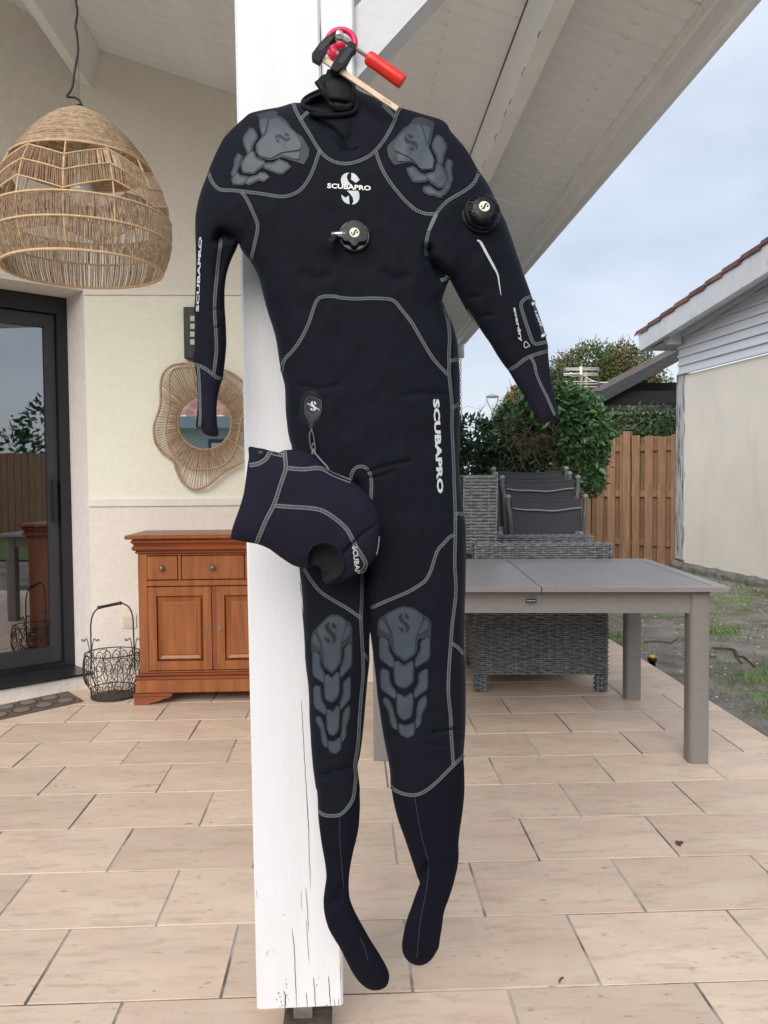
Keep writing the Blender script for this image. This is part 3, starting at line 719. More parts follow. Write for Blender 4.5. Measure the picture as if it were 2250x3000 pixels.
for x, y, r in ((655, 1275, 7), (657, 1345, 13), (660, 1390, 9), (550, 1462, 14), (520, 1556, 9), (570, 1520, 10), (585, 1590, 12), (600, 1640, 9), (570, 1665, 8), (1080, 1360, 10), (1110, 1250, 7), (1222, 1640, 15), (625, 378, 7), (910, 325, 4), (375, 355, 5), (670, 1500, 8), (690, 1560, 7)):
    k = 7; pts = [(x+r*random.uniform(.6, 1.2)*math.cos(2*math.pi*i/k), y+1.3*r*random.uniform(.6, 1.2)*math.sin(2*math.pi*i/k)) for i in range(k)]
    chips.add(atyN(np.array(P3(*pts)), [YP-.0007]*k), [tuple(range(k))])
chips.build('paint_chip', add_spots(mat('bare_wood', (.30, .27, .17), .9, .4, 60), (.05, .045, .04), 80, .5, .6), post)
# metal foot and the tile cut-out it stands in
pf = [pp(862, 2960, YP+.07), pp(916, 2960, YP+.07)]
MB().span((pf[0].x, YP+.05, -.05), (pf[1].x, YP+.11, bl.z+.004)).build('metal_foot', mat('dull_zinc', (.30, .30, .27), .5, .3, 20, metal=.5), post)
MB().span((pp(826, 2960, YP+.02).x, YP+.02, .0), (pp(969, 2960, YP+.02).x, YP+.15, .055), bev=.006).build('mortar_base', add_spots(mat('mossy_mortar', (.085, .068, .055), .95, .3, 20, 1., 50, bd=.01), (.07, .10, .03), 14, .55, .65), post)
# ------------------------------------------------------------------ the diving suit
YS = 1.53
outline = (K1((300, 885), (215, 890)) + Z2((400, 742), (300, 760)) + K5((820, 112), (740, 140), (660, 210), (595, 268), (520, 340), (440, 430), (400, 500), (350, 600), (310, 690), (270, 780), (245, 850), (200, 970), (160, 1080), (130, 1180), (105, 1300), (92, 1400), (90, 1550))
 + Z4((213, 300), (216, 420), (218, 520), (215, 640), (212, 760), (206, 860), (200, 900), (205, 960), (207, 1050), (205, 1150), (205, 1250), (190, 1300), (195, 1350), (205, 1380), (212, 1420), (225, 1500), (232, 1600), (233, 1700), (228, 1800), (220, 1870), (218, 1920), (235, 1934), (268, 1938), (278, 1960), (300, 1985), (340, 2000), (385, 2005), (405, 2000), (413, 1990), (411, 1950), (403, 1900), (398, 1800), (400, 1720), (415, 1620), (440, 1530), (452, 1500), (462, 1420), (467, 1380), (475, 1300), (482, 1200), (480, 1100), (475, 1000), (468, 900), (466, 800), (468, 720), (480, 620), (495, 560), (515, 500), (540, 440), (565, 390), (582, 345), (588, 332), (595, 350), (610, 385), (650, 440), (690, 490), (720, 540), (750, 600), (770, 660), (790, 740), (815, 840), (840, 930), (870, 1020), (895, 1100), (910, 1160), (920, 1220), (930, 1290), (940, 1360), (955, 1440), (970, 1500), (985, 1560), (990, 1640), (992, 1720), (995, 1800), (1005, 1890), (1015, 1970), (1030, 2040), (1048, 2110))
 + [(860, 1400), (866, 1500), (872, 1600)] + Z5((765, 1145), (770, 1200), (782, 1300), (790, 1400), (795, 1500))
 + Z6((82, 10), (95, 80), (100, 200), (108, 320), (118, 440), (125, 560), (130, 680), (140, 780), (155, 900), (162, 1000), (165, 1120), (168, 1220), (175, 1320), (180, 1420), (190, 1540), (197, 1620), (208, 1700), (222, 1800))
 + Z7((235, 40), (242, 120), (245, 200), (250, 300), (268, 450), (285, 560), (305, 670), (317, 760), (318, 830), (305, 920), (295, 1010), (298, 1100), (315, 1190), (345, 1280), (390, 1360), (440, 1440), (480, 1520), (520, 1600), (565, 1680), (610, 1740), (660, 1785), (710, 1810), (760, 1815), (810, 1805), (850, 1780), (870, 1740), (877, 1690), (870, 1650), (845, 1590), (800, 1510), (750, 1430), (700, 1350), (650, 1260), (600, 1170), (560, 1090), (530, 1010), (520, 940), (518, 870), (522, 800), (535, 700), (560, 580), (585, 480), (605, 380), (610, 330), (615, 250), (618, 150))
 + Z6((602, 1860), (603, 1800), (598, 1740), (590, 1680), (583, 1600), (600, 1530), (615, 1440), (628, 1330), (638, 1220), (648, 1100), (660, 960), (670, 850), (682, 740), (686, 690), (685, 600), (687, 500), (690, 448), (696, 480), (703, 540), (712, 600), (725, 720), (740, 840), (750, 960), (760, 1040), (775, 1140), (790, 1250), (805, 1340), (820, 1420), (840, 1520), (855, 1600), (865, 1680), (868, 1780))
 + Z7((895, 40), (905, 100), (930, 220), (965, 340), (1005, 450), (1045, 570), (1085, 690), (1120, 800), (1143, 862), (1130, 910), (1100, 990), (1070, 1080), (1040, 1160), (1015, 1250), (995, 1350), (988, 1420), (995, 1480), (1020, 1530), (1060, 1570), (1110, 1592), (1150, 1595), (1200, 1580), (1250, 1540), (1290, 1480), (1315, 1430), (1325, 1360), (1335, 1300), (1345, 1230), (1355, 1150), (1370, 1090), (1400, 1010), (1430, 920), (1455, 830), (1480, 720), (1490, 620), (1488, 520), (1500, 400), (1515, 300), (1528, 200), (1538, 100))
 + Z6((1507, 1769), (1505, 1650), (1500, 1560), (1500, 1480), (1508, 1380), (1515, 1260), (1517, 1100), (1517, 900), (1513, 750), (1508, 640), (1505, 500), (1507, 400), (1510, 200), (1515, 100))
 + C2((190, 1000), (192, 850), (192, 620), (185, 520), (172, 450), (165, 380), (150, 250), (140, 150), (134, 10)) + K8((303, 1780), (299, 1650), (300, 1400), (297, 1250), (283, 1000), (275, 950), (265, 720), (245, 600), (215, 480), (180, 360), (150, 270), (100, 170), (50, 90))
 + Z3((712, 1515), (700, 1495), (722, 1420), (750, 1352), (765, 1370), (790, 1420), (850, 1530), (930, 1660))
 + Z8((60, 1120), (130, 1230), (200, 1340), (270, 1440), (330, 1540), (390, 1630), (440, 1695), (480, 1760), (540, 1860), (600, 1950), (660, 2050), (710, 2130), (742, 2186), (770, 2182), (830, 2160), (875, 2130), (903, 2105), (890, 2040), (870, 1950), (850, 1860), (835, 1770), (825, 1680), (815, 1600), (808, 1510), (809, 1470), (800, 1430), (790, 1390), (770, 1310), (740, 1220), (705, 1120), (675, 1050), (650, 985), (620, 900), (580, 790), (550, 700), (520, 610), (490, 520), (460, 430), (440, 380), (420, 320), (380, 240), (340, 150), (300, 60))
 + K6((1590, 1180), (1530, 1080), (1450, 970), (1400, 890), (1310, 730), (1230, 610), (1160, 530), (1090, 450), (1040, 390), (1000, 310), (960, 270), (900, 235), (850, 215), (700, 175), (550, 130), (350, 72))
 + K1((1330, 925), (1190, 880), (1060, 815), (985, 785), (900, 738), (860, 660), (780, 690), (650, 720), (520, 752), (430, 780), (350, 835)))
dents = [(Z4((590, 320), (545, 280), (480, 245), (435, 245), (412, 300)), 13, .020), (Z4((470, 280), (450, 420), (430, 600)), 30, .008),
         (Z3((752, 1340), (700, 1300), (640, 1240), (605, 1205), (600, 1140)), 13, .024), (Z3((690, 1360), (660, 1330), (640, 1280)), 16, .02),
         (Z6((692, 460), (680, 300), (660, 120), (650, -60)), 14, .030), ([(1075, 1690), (1068, 1600), (1055, 1500), (1040, 1430)], 22, .022),
         (K1((430, 1050), (560, 1140), (660, 1200), (730, 1290), (770, 1390)), 9, .012), (K1((860, 1150), (870, 1230), (830, 1310)), 14, .006),
         (K1((900, 1390), (840, 1420), (780, 1400)), 5, .005),
         (Z6((205, 1670), (260, 1655), (310, 1672), (360, 1640), (420, 1640), (520, 1610)), 4.2, .010), (Z6((210, 1705), (300, 1690), (350, 1672)), 4, .007),
         (Z6((805, 1325), (850, 1340), (900, 1335)), 4.2, .009), (Z6((1240, 1310), (1300, 1305), (1390, 1285), (1510, 1265)), 4.2, .009),
         (Z7((1145, 862), (1175, 770), (1215, 690)), 7, .012), (Z7((350, 1040), (420, 1010), (470, 900)), 16, .006), (Z7((1150, 1440), (1200, 1440), (1230, 1470)), 13, .007),
         (K4((300, 1750), (700, 1850), (1000, 1800)), 30, .004), ([(890, 800), (930, 818), (960, 810)], 16, .004), ([(1125, 800), (1160, 822), (1190, 812)], 16, .004),
         ([(1070, 1385), (1130, 1365), (1200, 1350)], 4.2, .006), ([(1080, 1400), (1120, 1395), (1150, 1380)], 4, .005), (Z4((470, 900), (420, 915), (380, 905)), 5, .004), (Z4((480, 1060), (430, 1050), (395, 1065)), 5, .004), (Z3((840, 1500), (900, 1470), (960, 1465)), 6, .004), (Z3((930, 1640), (990, 1600), (1040, 1595)), 6, .004), ([(880, 1130), (930, 1140), (990, 1128)], 7, .003), ([(1180, 1160), (1240, 1150), (1300, 1158)], 7, .003), (Z6((1180, 1400), (1260, 1430), (1340, 1420)), 5, .004), ([(1000, 870), (1010, 1000), (1060, 1180)], 60, .004)]
hole = K1((335, 900), (420, 835), (520, 800), (640, 740), (800, 720), (872, 760), (880, 860), (865, 955), (800, 985), (600, 1000), (450, 990), (350, 950))
suitS = Soft(outline, YS, .78, .098, dents=dents, back=.094, seed=2, flat=[(hole, .35)], ripple=.0028)
suit = thing('diving_suit', 'black diving suit with grey knee and shoulder pads hanging by its collar on the post', 'diving suit', (-.0, YS, .25))
s2 = K5((1610, 580), (1580, 650), (1530, 800), (1470, 930), (1400, 1030), (1330, 1090), (1200, 1140), (1080, 1140), (900, 1110), (700, 1085), (550, 1070), (400, 1060), (320, 1000), (275, 920), (250, 845))
s4 = K6((5, 680), (60, 850), (150, 1030), (280, 1210), (420, 1370), (560, 1490), (700, 1545), (845, 1545))
s5 = K6((845, 1545), (900, 1470), (1000, 1370), (1130, 1290), (1280, 1200), (1380, 1100), (1440, 960))
s1 = K1((215, 890), (250, 980), (300, 1075), (390, 1220), (500, 1400), (600, 1495), (720, 1540), (850, 1540), (1000, 1485), (1090, 1420), (1200, 1290), (1300, 1110), (1335, 1010), (1375, 935))
s8 = Z4((207, 1378), (260, 1395), (320, 1430), (380, 1480), (420, 1500), (455, 1505))
s19 = Z8((440, 1692), (520, 1645), (590, 1590), (660, 1555), (740, 1530), (808, 1508))
s15 = Z6((612, 330), (620, 500), (630, 700), (630, 850), (615, 1000), (600, 1200), (588, 1400), (570, 1530), (560, 1600), (568, 1690), (560, 1780), (545, 1880), (500, 1960), (440, 2020), (380, 2035), (300, 2030), (242, 1995))
s17 = Z6((868, 1780), (900, 1810), (980, 1845), (1080, 1855), (1170, 1820), (1270, 1740), (1340, 1670), (1410, 1600), (1503, 1510))
cs = lambda q: [tuple(a) for a in crom(q, 6)]
regs = [(cs(s2)+[(500, 480), (600, 320), (740, 260), (855, 290)]+cs(s1[:5]), 'shoulder_panel', neo_sh),
        (cs(s4)+cs(s5)+[(1470, 400), (1300, 200), (1190, 290)]+cs(s1[9:])[::-1], 'shoulder_panel', neo_sh),
        (cs(s8)+[(720, 1120), (720, 1320), (520, 1320), (530, 1070)], 'wrist_cuff', neo_cuff), (cs(s19)+[(1660, 1030), (1700, 1300), (1500, 1320)], 'wrist_cuff', neo_cuff),
        (cs(s15[10:])+[(850, 2420), (850, 2950), (1180, 2950), (1120, 2600), (1090, 2300), (1045, 2200)], 'sock', neo_sock), (cs(s17)+[(1420, 2210), (1420, 2900), (1160, 2900), (1130, 2600), (1100, 2350)], 'sock', neo_sock)]
parts = suitS.mesh('body', neo, suit, regs, gs=6.5)
body = parts[0]
seams = [s1, K1((300, 1065), (340, 1020), (380, 985)), K1((1190, 915), (1250, 975), (1310, 1040)), s2,
 K5((655, 1095), (720, 1180), (790, 1330), (840, 1450), (850, 1510), (840, 1600), (825, 1659))+Z4((718, 370), (692, 480)), s4, s5,
 K6((845, 1555), (800, 1660), (740, 1780))+Z3((660, 895), (630, 950), (600, 1040), (588, 1120), (592, 1185)),
 Z4((430, 290), (430, 350), (415, 450), (400, 600), (382, 800), (380, 950), (390, 1100), (395, 1250), (380, 1400), (372, 1460)), s8,
 Z4((960, 1440), (965, 1390), (990, 1330), (1050, 1265), (1120, 1170), (1190, 1030), (1240, 880), (1270, 820), (1310, 795), (1400, 790))+Z3((0, 1475), (100, 1482), (220, 1478), (330, 1485), (375, 1505), (420, 1560), (490, 1650), (560, 1770), (640, 1900), (740, 2010)),
 K8((10, 10), (50, 120), (80, 250), (100, 400), (110, 600), (100, 750), (95, 900), (100, 1050), (95, 1200), (110, 1350), (125, 1500), (145, 1700), (155, 1850), (155, 2000))+C1((123, 249), (130, 400), (135, 550), (140, 700))+C2((100, 450), (100, 640), (95, 900), (105, 1060), (100, 1200), (75, 1400), (62, 1570), (45, 1800), (40, 2000))+Z6((1387, 1180), (1390, 1300), (1400, 1450), (1410, 1600)),
 K8((105, 1000), (200, 975), (276, 958)), K8((160, 1860), (240, 1820), (298, 1780)), C2((100, 460), (150, 455), (172, 475)), Z6((1400, 545), (1460, 590), (1500, 640)),
 C2((95, 640), (50, 660), (0, 715))+[(1281, 1615), (1262, 1672)]+Z6((1170, 0), (1120, 40), (1040, 90), (940, 135), (820, 185), (700, 238)),
 Z5((805, 1150), (850, 1230), (930, 1330), (1030, 1400), (1150, 1470), (1270, 1555)), Z5((1278, 1175), (1272, 1400))+s15, Z6((630, 632), (655, 655), (682, 688)), s17,
 K7((800, 311), (720, 320), (600, 370), (520, 450), (480, 540), (500, 680), (560, 880), (640, 1130), (720, 1360), (800, 1590), (870, 1710), (960, 1740), (1100, 1710), (1255, 1672)), s19,
 Z5((1180, 440), (1190, 380), (1220, 335), (1270, 322), (1310, 340), (1340, 390), (1350, 470), (1345, 590)), Z3((690, 1352), (720, 1345), (742, 1325))]
for q in seams: suitS.seam(q, thread_m, suit, w=7.8, rail=1.5)
for q in (Z4((237, 1400), (246, 1500), (252, 1650), (255, 1800), (250, 1925)), Z8((645, 1565), (680, 1630), (700, 1720), (740, 1820), (790, 1920), (830, 2010), (870, 2105))): suitS.seam(q, thread_m, suit, w=6, pitch=4.5, rail=1.6)
for q in (Z7((440, 285), (440, 500), (455, 700), (475, 900)), Z7((1100, 100), (1150, 400), (1200, 600), (1222, 700), (1200, 950), (1150, 1200), (1120, 1530)), Z7((620, 1350), (660, 1450), (690, 1560))):
    suitS.decal('sock_seam', [rib(crom(q, 8), 2.2)], pad_dk, suit, .0012)
# collar lips and the tube of smooth seal pulled out of them
def lip(pts, r, name, off=.006, closed=False):
    c = crom(pts, 4, closed); return MB().tube([tuple(v) for v in suitS.at(c, off)], r, 8, closed).build(name, neo, suit, True)
suitS.decal('collar_inside', [hole], mat('neck_lining', (.004, .004, .006), .9), suit, .0006, thick=False)
lip(K1((520, 752), (430, 790), (350, 838), (318, 885), (335, 935), (420, 975), (520, 1000), (600, 1008)), .0036, 'collar_lip', .004)
lip(K1((405, 1000), (440, 1016), (520, 1022), (650, 1024), (780, 1012), (860, 990), (898, 945), (895, 880), (880, 790), (868, 690)), .0038, 'collar_lip', .006)
suitS.decal('collar_stitch', [rib(crom(K1((430, 1040), (520, 1046), (650, 1048), (780, 1036), (880, 1008)), 6), 5)], neo_sh, suit, .002)
bunch = Soft(K1((620, 520), (585, 530), (570, 575), (525, 590), (480, 640), (447, 672), (490, 740), (525, 800), (560, 850), (610, 930), (690, 996), (790, 992), (845, 972), (872, 900), (872, 780), (862, 660), (820, 590), (790, 520), (770, 480), (700, 475)), 1.475, .9, .04, g=3., step=4., seed=9, ripple=.002,
  dents=[(K1((600, 868), (700, 872), (780, 885), (852, 888)), 3.5, .010), (K1((525, 790), (545, 730), (520, 690), (540, 620)), 4, .008), (K1((560, 640), (620, 600), (680, 580)), 5, .006), (K1((690, 580), (780, 640), (860, 720)), 6, .004), (K1((600, 930), (640, 880)), 5, .006)])
bunch.mesh('neck_seal', seal_m, suit, gs=5.)

# pads: dark border shape with lighter raised plates
BIG_L = K5((1060, 192), (1010, 205), (990, 240), (965, 360), (940, 410), (880, 470), (850, 510), (855, 580), (880, 640), (990, 675), (1040, 660), (1130, 610), (1250, 590), (1340, 575), (1370, 550), (1375, 500), (1300, 380), (1180, 260), (1110, 200))
padL = [BIG_L, K5((880, 215), (965, 190), (972, 205), (955, 280), (930, 380), (905, 380), (885, 270)), K5((1155, 620), (1355, 605), (1362, 620), (1335, 690), (1160, 640)),
 K5((770, 320), (690, 430), (695, 490), (740, 605), (765, 570), (775, 510), (825, 430), (820, 390), (785, 330)), K5((775, 600), (690, 705), (665, 770), (685, 840), (800, 845), (840, 810), (925, 745), (920, 730), (850, 700), (810, 670), (790, 610)),
 K5((1110, 710), (1050, 750), (940, 760), (930, 780), (1110, 850), (1150, 850), (1235, 775), (1200, 750)), K5((625, 630), (585, 690), (580, 770), (545, 880), (545, 900), (570, 870), (600, 790), (635, 710), (645, 660)),
 K5((600, 860), (550, 935), (560, 980), (660, 985), (710, 935), (715, 920), (630, 905)), K5((880, 870), (850, 900), (740, 930), (710, 985), (740, 985), (860, 925), (920, 945), (975, 905), (930, 870))]
backL = [K5((830, 140), (1040, 100), (1080, 110), (1200, 230), (1400, 430), (1478, 570), (1470, 650), (1410, 755), (1340, 730), (1150, 665), (1060, 690), (990, 705), (870, 665), (830, 600), (825, 510), (860, 470), (905, 410), (870, 300))]
BIG_R = K6((560, 300), (500, 310), (400, 400), (290, 520), (258, 600), (270, 660), (330, 690), (450, 750), (530, 800), (600, 890), (640, 920), (770, 915), (790, 880), (795, 780), (740, 650), (700, 560), (670, 450), (640, 360), (610, 310))
padR = [BIG_R, K6((660, 315), (740, 340), (760, 365), (755, 440), (730, 550), (715, 555), (690, 450), (670, 370)), K6((290, 720), (340, 720), (490, 790), (480, 815), (330, 815), (305, 780)),
 K6((860, 470), (835, 510), (805, 590), (825, 660), (865, 730), (885, 840), (910, 850), (935, 730), (965, 640), (965, 590), (910, 500)), K6((870, 850), (845, 960), (810, 990), (720, 1010), (715, 1030), (800, 1110), (880, 1165), (920, 1165), (965, 1110), (970, 1020), (910, 890)),
 K6((445, 930), (525, 908), (550, 935), (620, 1005), (690, 1025), (718, 1055), (690, 1080), (545, 1090), (530, 1080), (470, 970)), K6((1015, 800), (990, 870), (990, 930), (1015, 1000), (1020, 1090), (1040, 1110), (1052, 1060), (1035, 950), (1050, 860), (1045, 820)),
 K6((1005, 1100), (985, 1150), (960, 1210), (920, 1240), (920, 1290), (950, 1270), (1010, 1190), (1028, 1130)), K6((680, 1190), (745, 1178), (800, 1220), (850, 1250), (910, 1255), (910, 1310), (880, 1300), (820, 1270), (750, 1265), (700, 1240), (680, 1215))]
backR = [K6((540, 220), (600, 205), (640, 205), (790, 260), (820, 285), (800, 400), (760, 580), (740, 620), (800, 750), (820, 800), (800, 930), (640, 945), (560, 860), (500, 830), (290, 865), (255, 865), (185, 760), (160, 660), (170, 600), (250, 520), (380, 370))]
KR = [[(985, 238), (935, 250), (880, 275), (840, 300), (830, 315), (835, 345), (870, 420), (885, 470), (893, 520), (900, 590), (915, 620), (990, 680), (1040, 650), (1075, 600), (1080, 520), (1095, 460), (1140, 360), (1145, 320), (1135, 300), (1080, 262)],
 [(792, 340), (775, 365), (770, 400), (785, 425), (845, 460), (857, 450), (850, 425), (800, 345)], [(1160, 342), (1110, 440), (1115, 462), (1130, 458), (1185, 420), (1197, 395), (1193, 365), (1175, 345)],
 [(780, 500), (825, 508), (848, 535), (845, 580), (855, 625), (890, 680), (885, 750), (790, 680), (778, 650)], [(1200, 500), (1150, 520), (1135, 545), (1135, 600), (1110, 650), (1090, 685), (1085, 745), (1185, 680), (1198, 650)],
 [(905, 705), (935, 708), (985, 745), (1050, 705), (1060, 715), (1055, 800), (1055, 860), (1035, 895), (1010, 915), (975, 925), (935, 905), (915, 880), (908, 800)],
 [(800, 770), (840, 785), (848, 810), (850, 860), (868, 915), (905, 960), (905, 1015), (800, 940), (788, 900), (785, 790)], [(1180, 770), (1135, 795), (1120, 820), (1120, 880), (1105, 920), (1080, 960), (1078, 1008), (1170, 940), (1180, 900)],
 [(930, 980), (960, 1000), (995, 1020), (1045, 980), (1055, 985), (1052, 1080), (1045, 1150), (1030, 1180), (990, 1200), (955, 1180), (935, 1140), (930, 1060)],
 [(815, 1020), (840, 1030), (860, 1060), (880, 1110), (890, 1160), (910, 1220), (920, 1290), (895, 1270), (875, 1220), (860, 1130), (810, 1050)], [(1170, 1005), (1140, 1025), (1115, 1060), (1105, 1120), (1100, 1190), (1090, 1220), (1092, 1278), (1118, 1240), (1130, 1150), (1165, 1085), (1173, 1040)],
 [(945, 1245), (985, 1262), (1010, 1262), (1065, 1240), (1068, 1290), (1060, 1330), (1015, 1352), (965, 1330), (950, 1300)]]
src = np.array([(985, 238, 1), (893, 520, 1), (990, 680, 1), (770, 400, 1), (1197, 395, 1), (975, 925, 1), (1015, 1352, 1), (780, 500, 1), (1200, 500, 1), (785, 790, 1), (1180, 770, 1), (815, 1020, 1), (1170, 1005, 1)], float)
dst = np.array([(375, 315), (275, 655), (345, 790), (185, 510), (522, 430), (370, 1062), (378, 1490), (190, 640), (524, 558), (226, 920), (515, 830), (250, 1185), (508, 1082)], float)
AF = np.linalg.lstsq(src, dst, rcond=None)[0]
KL = [[tuple(np.array([a, b, 1.]) @ AF) for a, b in q] for q in KR]
def pads(name, plates, backs, growpx, mark):
    ob = suitS.decal(name, backs, pad_dk, suit, .0012, thick=False)
    for i, q in enumerate(plates):
        qq = np.array(q, float)
        if growpx and (i > 2 or not backs): suitS.decal('pad_border', [grow(qq, growpx)], pad_dk, ob, .0014+.00006*i, thick=False)
    for q in plates: suitS.decal('pad_plate', [[tuple(a) for a in crom(q, 5, True)]], pad_lt, ob, .0027, thick=False, gs=6.)
    suitS.decal('pad_emblem', mark, pad_mark, ob, .0033, thick=False)
emS = lambda c, h, a, f=False: emblem(c, h, a, f)
pads('shoulder_pad', padL, backL, 6, emS(K5((1148, 428))[0], 44, math.radians(78), True))
pads('shoulder_pad', padR, backR, 6, emS(K6((498, 555))[0], 50, math.radians(-28)))
kb = lambda q: [[tuple(a) for a in grow(np.array(p), 4.5)] for p in q]
pads('knee_pad', [Z6(*q) for q in KR], [Z6((985, 222), (930, 235), (840, 280), (775, 325), (752, 370), (752, 480), (775, 500), (850, 500), (880, 600), (900, 640), (990, 705), (1065, 655), (1095, 620), (1105, 510), (1215, 490), (1220, 370), (1195, 325), (1130, 280), (1060, 235))], 4.8, emS(Z6((985, 370))[0], 56, 0))
kbL = [tuple(np.array([a, b, 1.]) @ AF) for a, b in ((985, 222), (930, 235), (840, 280), (775, 325), (752, 370), (752, 480), (775, 500), (850, 500), (880, 600), (900, 640), (990, 705), (1065, 655), (1095, 620), (1105, 510), (1215, 490), (1220, 370), (1195, 325), (1130, 280), (1060, 235))]
pads('knee_pad', [Z6(*q) for q in KL], [Z6(*kbL)], 4.6, emS(Z6((350, 455))[0], 62, math.radians(3)))
# prints
suitS.decal('chest_logo', [K4(*q) for q in ([(682, 310), (640, 312), (600, 328), (568, 358), (550, 395), (545, 440), (555, 485), (572, 502), (725, 512), (690, 480), (660, 440), (645, 400), (643, 365), (655, 335)], EMB_B, [(640, 600), (825, 600), (842, 640), (847, 690), (840, 740), (815, 785), (775, 815), (722, 826), (740, 800), (748, 765), (740, 720), (715, 675), (680, 635)], EMB_D)], silver_pr, suit, .0012, thick=False)
def sprint(txt, p0, p1, h, name, m=silver_pr, bold=.035, shear=0, off=.0013, soft=None):
    V, Fc = text_px(txt, p0, p1, h, bold, shear); return (soft or suitS).print2d(name, V, Fc, m, suit if soft is None else hood, off)
sprint('SCUBAPRO', *K4((322, 558), (1028, 600)), 14.5, 'chest_lettering', mat('white_print', (.80, .81, .80), .5), .03)
sprint('SCUBAPRO', (1268.5, 1169), (1281, 1446), 18.5, 'thigh_lettering', bold=.045)
sprint('SCUBAPRO', *Z4((243, 925), (268, 275)), 8.5, 'sleeve_lettering', bold=.03)
suitS.decal('print_line', [rib(crom(Z4((245, 520), (258, 400), (268, 305)), 8), 1.6)], silver_pr, suit, .0013, thick=False)
sprint('everdry', *Z8((476, 1112), (540, 1425)), 11.5, 'sleeve_lettering', bold=.03, shear=-.1)
q4 = np.array(Z8((585, 1440), (600, 1420), (635, 1455), (637, 1468), (612, 1472), (612, 1480), (597, 1483), (597, 1475), (588, 1473)))
suitS.decal('sleeve_numeral', [rib(np.array([q4[i], q4[(i+1) % 9]]), 1.7) for i in range(9)], silver_pr, suit, .0013, thick=False)
c = crom(Z8((150, 490), (180, 500), (240, 610), (300, 720), (340, 800), (355, 880), (372, 995)), 5); n = len(c); w = np.interp(np.linspace(0, 1, n), [0, .08, .5, 1], [4, 7.5, 7, 1]); t = np.gradient(c, axis=0); t /= np.linalg.norm(t, axis=1)[:, None]; nn_ = np.stack([-t[:, 1], t[:, 0]], 1)
suitS.decal('sleeve_stripe', [np.vstack([c+nn_*w[:, None]/2, (c-nn_*w[:, None]/2)[::-1]])], silver_pr, suit, .0013, thick=False)
# pocket strap on the right forearm
YST = YS-.020
def flatprism(name, poly, Y, th, m, parent):
    mb = MB(); mb.prism([aty(a, b, Y) for a, b in poly], (0, th, 0)); return flatsmooth(fixn(mb.build(name, m, parent)), 30)
st = flatprism('pocket_strap', K7((640, 510), (700, 455), (870, 408), (915, 412), (918, 600), (960, 720), (1060, 1000), (1160, 1320), (1275, 1495), (1150, 1560), (1040, 1612), (1008, 1590), (1030, 1470), (1050, 1350), (930, 980), (840, 720), (760, 620)), YST, .012, mat('strap_grey', (.032, .038, .055), .6), suit)
for q in (((690, 545), (895, 455), (885, 540), (760, 600)), ((1090, 1470), (1205, 1410), (1235, 1480), (1070, 1560))): flatprism('reflective_patch', K7(*q), YST-.0008, .002, silver_pr, st)
V, Fc = text_px('I-SAFE', *K7((880, 735), (1075, 1225)), 6.5, .03, .2); obj('strap_lettering', atyN(V, [YST-.0009]*len(V)), Fc, silver_pr, st)

# valves
def disc_frame(cpx, Y, ax):
    """matrix whose Z runs along ax from the photo point"""
    z = Vector(ax).normalized(); x = Vector((1, 0, 0)); x = (x-z*x.dot(z)).normalized(); y = z.cross(x)
    p = aty(*cpx, Y); M = Matrix.Identity(4)
    for i in range(3): M[i][0], M[i][1], M[i][2], M[i][3] = x[i], y[i], z[i], p[i]
    return M
gloss_blk = mat('glossy_black', (.006, .006, .008), .2, .05, 30, spec=.4)
valve_blk = mat('satin_black', (.008, .009, .011), .33, .05, 40, spec=.3)
def emb3(M, r, h, flip, ang, parent):
    MB().lathe([(r, 0), (r, .0012), (r*.9, .0016)], 28, M @ Matrix.Translation((0, 0, h))).build('badge', cream_pl, parent, True)
    mb = MB()
    for q in emblem((0, 0), r*1.55, ang, flip):
        mb.add([M @ Vector((a, -b, h+.0019)) for a, b in q], [tuple(range(len(q)))])
    fixn(mb.build('badge_print', pad_mark, parent))
hA = lambda px: YS-float(suitS.h(np.array([px]))[0])
c0 = K4((755, 1360))[0]; M = disc_frame(c0, hA(c0)+.004, (.06, -1, .13)); u = .00062/5.53*1.0
v1 = MB().lathe([(.0285, 0), (.0285, .008), (.0265, .010), (.0245, .010)], 40, M).build('chest_valve', gloss_blk, suit, True); flatsmooth(v1, 35)
mb = MB(); pr = []
for k in range(48):                              # scalloped cap
    a = 2*math.pi*k/48; rr = .0245
    for s_ in (-1.05, -2.1): 
        d_ = abs((a-s_+math.pi) % (2*math.pi)-math.pi)
        if d_ < .36: rr = .0245-.0055*math.cos(d_/.36*math.pi/2)
    d_ = abs((a-2.45+math.pi) % (2*math.pi)-math.pi)
    if d_ < .45: rr = min(rr, .0245-.004*math.cos(d_/.45*math.pi/2))
    pr.append((a, rr))
v = []
for h_, k_ in ((.008, 1.0), (.017, 1.0), (.0195, .93), (.020, .55), (.020, .0001)):
    for a, rr in pr: v.append(M @ Vector((math.cos(a)*rr*k_, math.sin(a)*rr*k_, h_)))
f = [(l*48+i, l*48+(i+1) % 48, (l+1)*48+(i+1) % 48, (l+1)*48+i) for l in range(4) for i in range(48)]
mb.add(v, f); cap = flatsmooth(mb.build('cap', valve_blk, v1), 35)
for k in range(7):
    a = math.radians(-27+k*9.5); mb = MB(); R = M @ Matrix.Rotation(a, 4, 'Z'); mb.box((0, 0, 0), (.006, .0011, .0012)); 
    MB().add([R @ (Vector(p)+Vector((.0215, 0, .0198))) for p in mb.v], mb.f).build('rib', gloss_blk, v1)
for yy in (.0098, -.0098): 
    mb = MB(); mb.box((0, yy, .0201), (.040, .0007, .0004)); MB().add([M @ p for p in mb.v], mb.f).build('groove', gloss_blk, v1)
emb3(M, .0088, .0196, False, math.radians(62), v1)
q0, q1 = K4((392, 1305), (620, 1310)); Yv = hA(c0)-.012
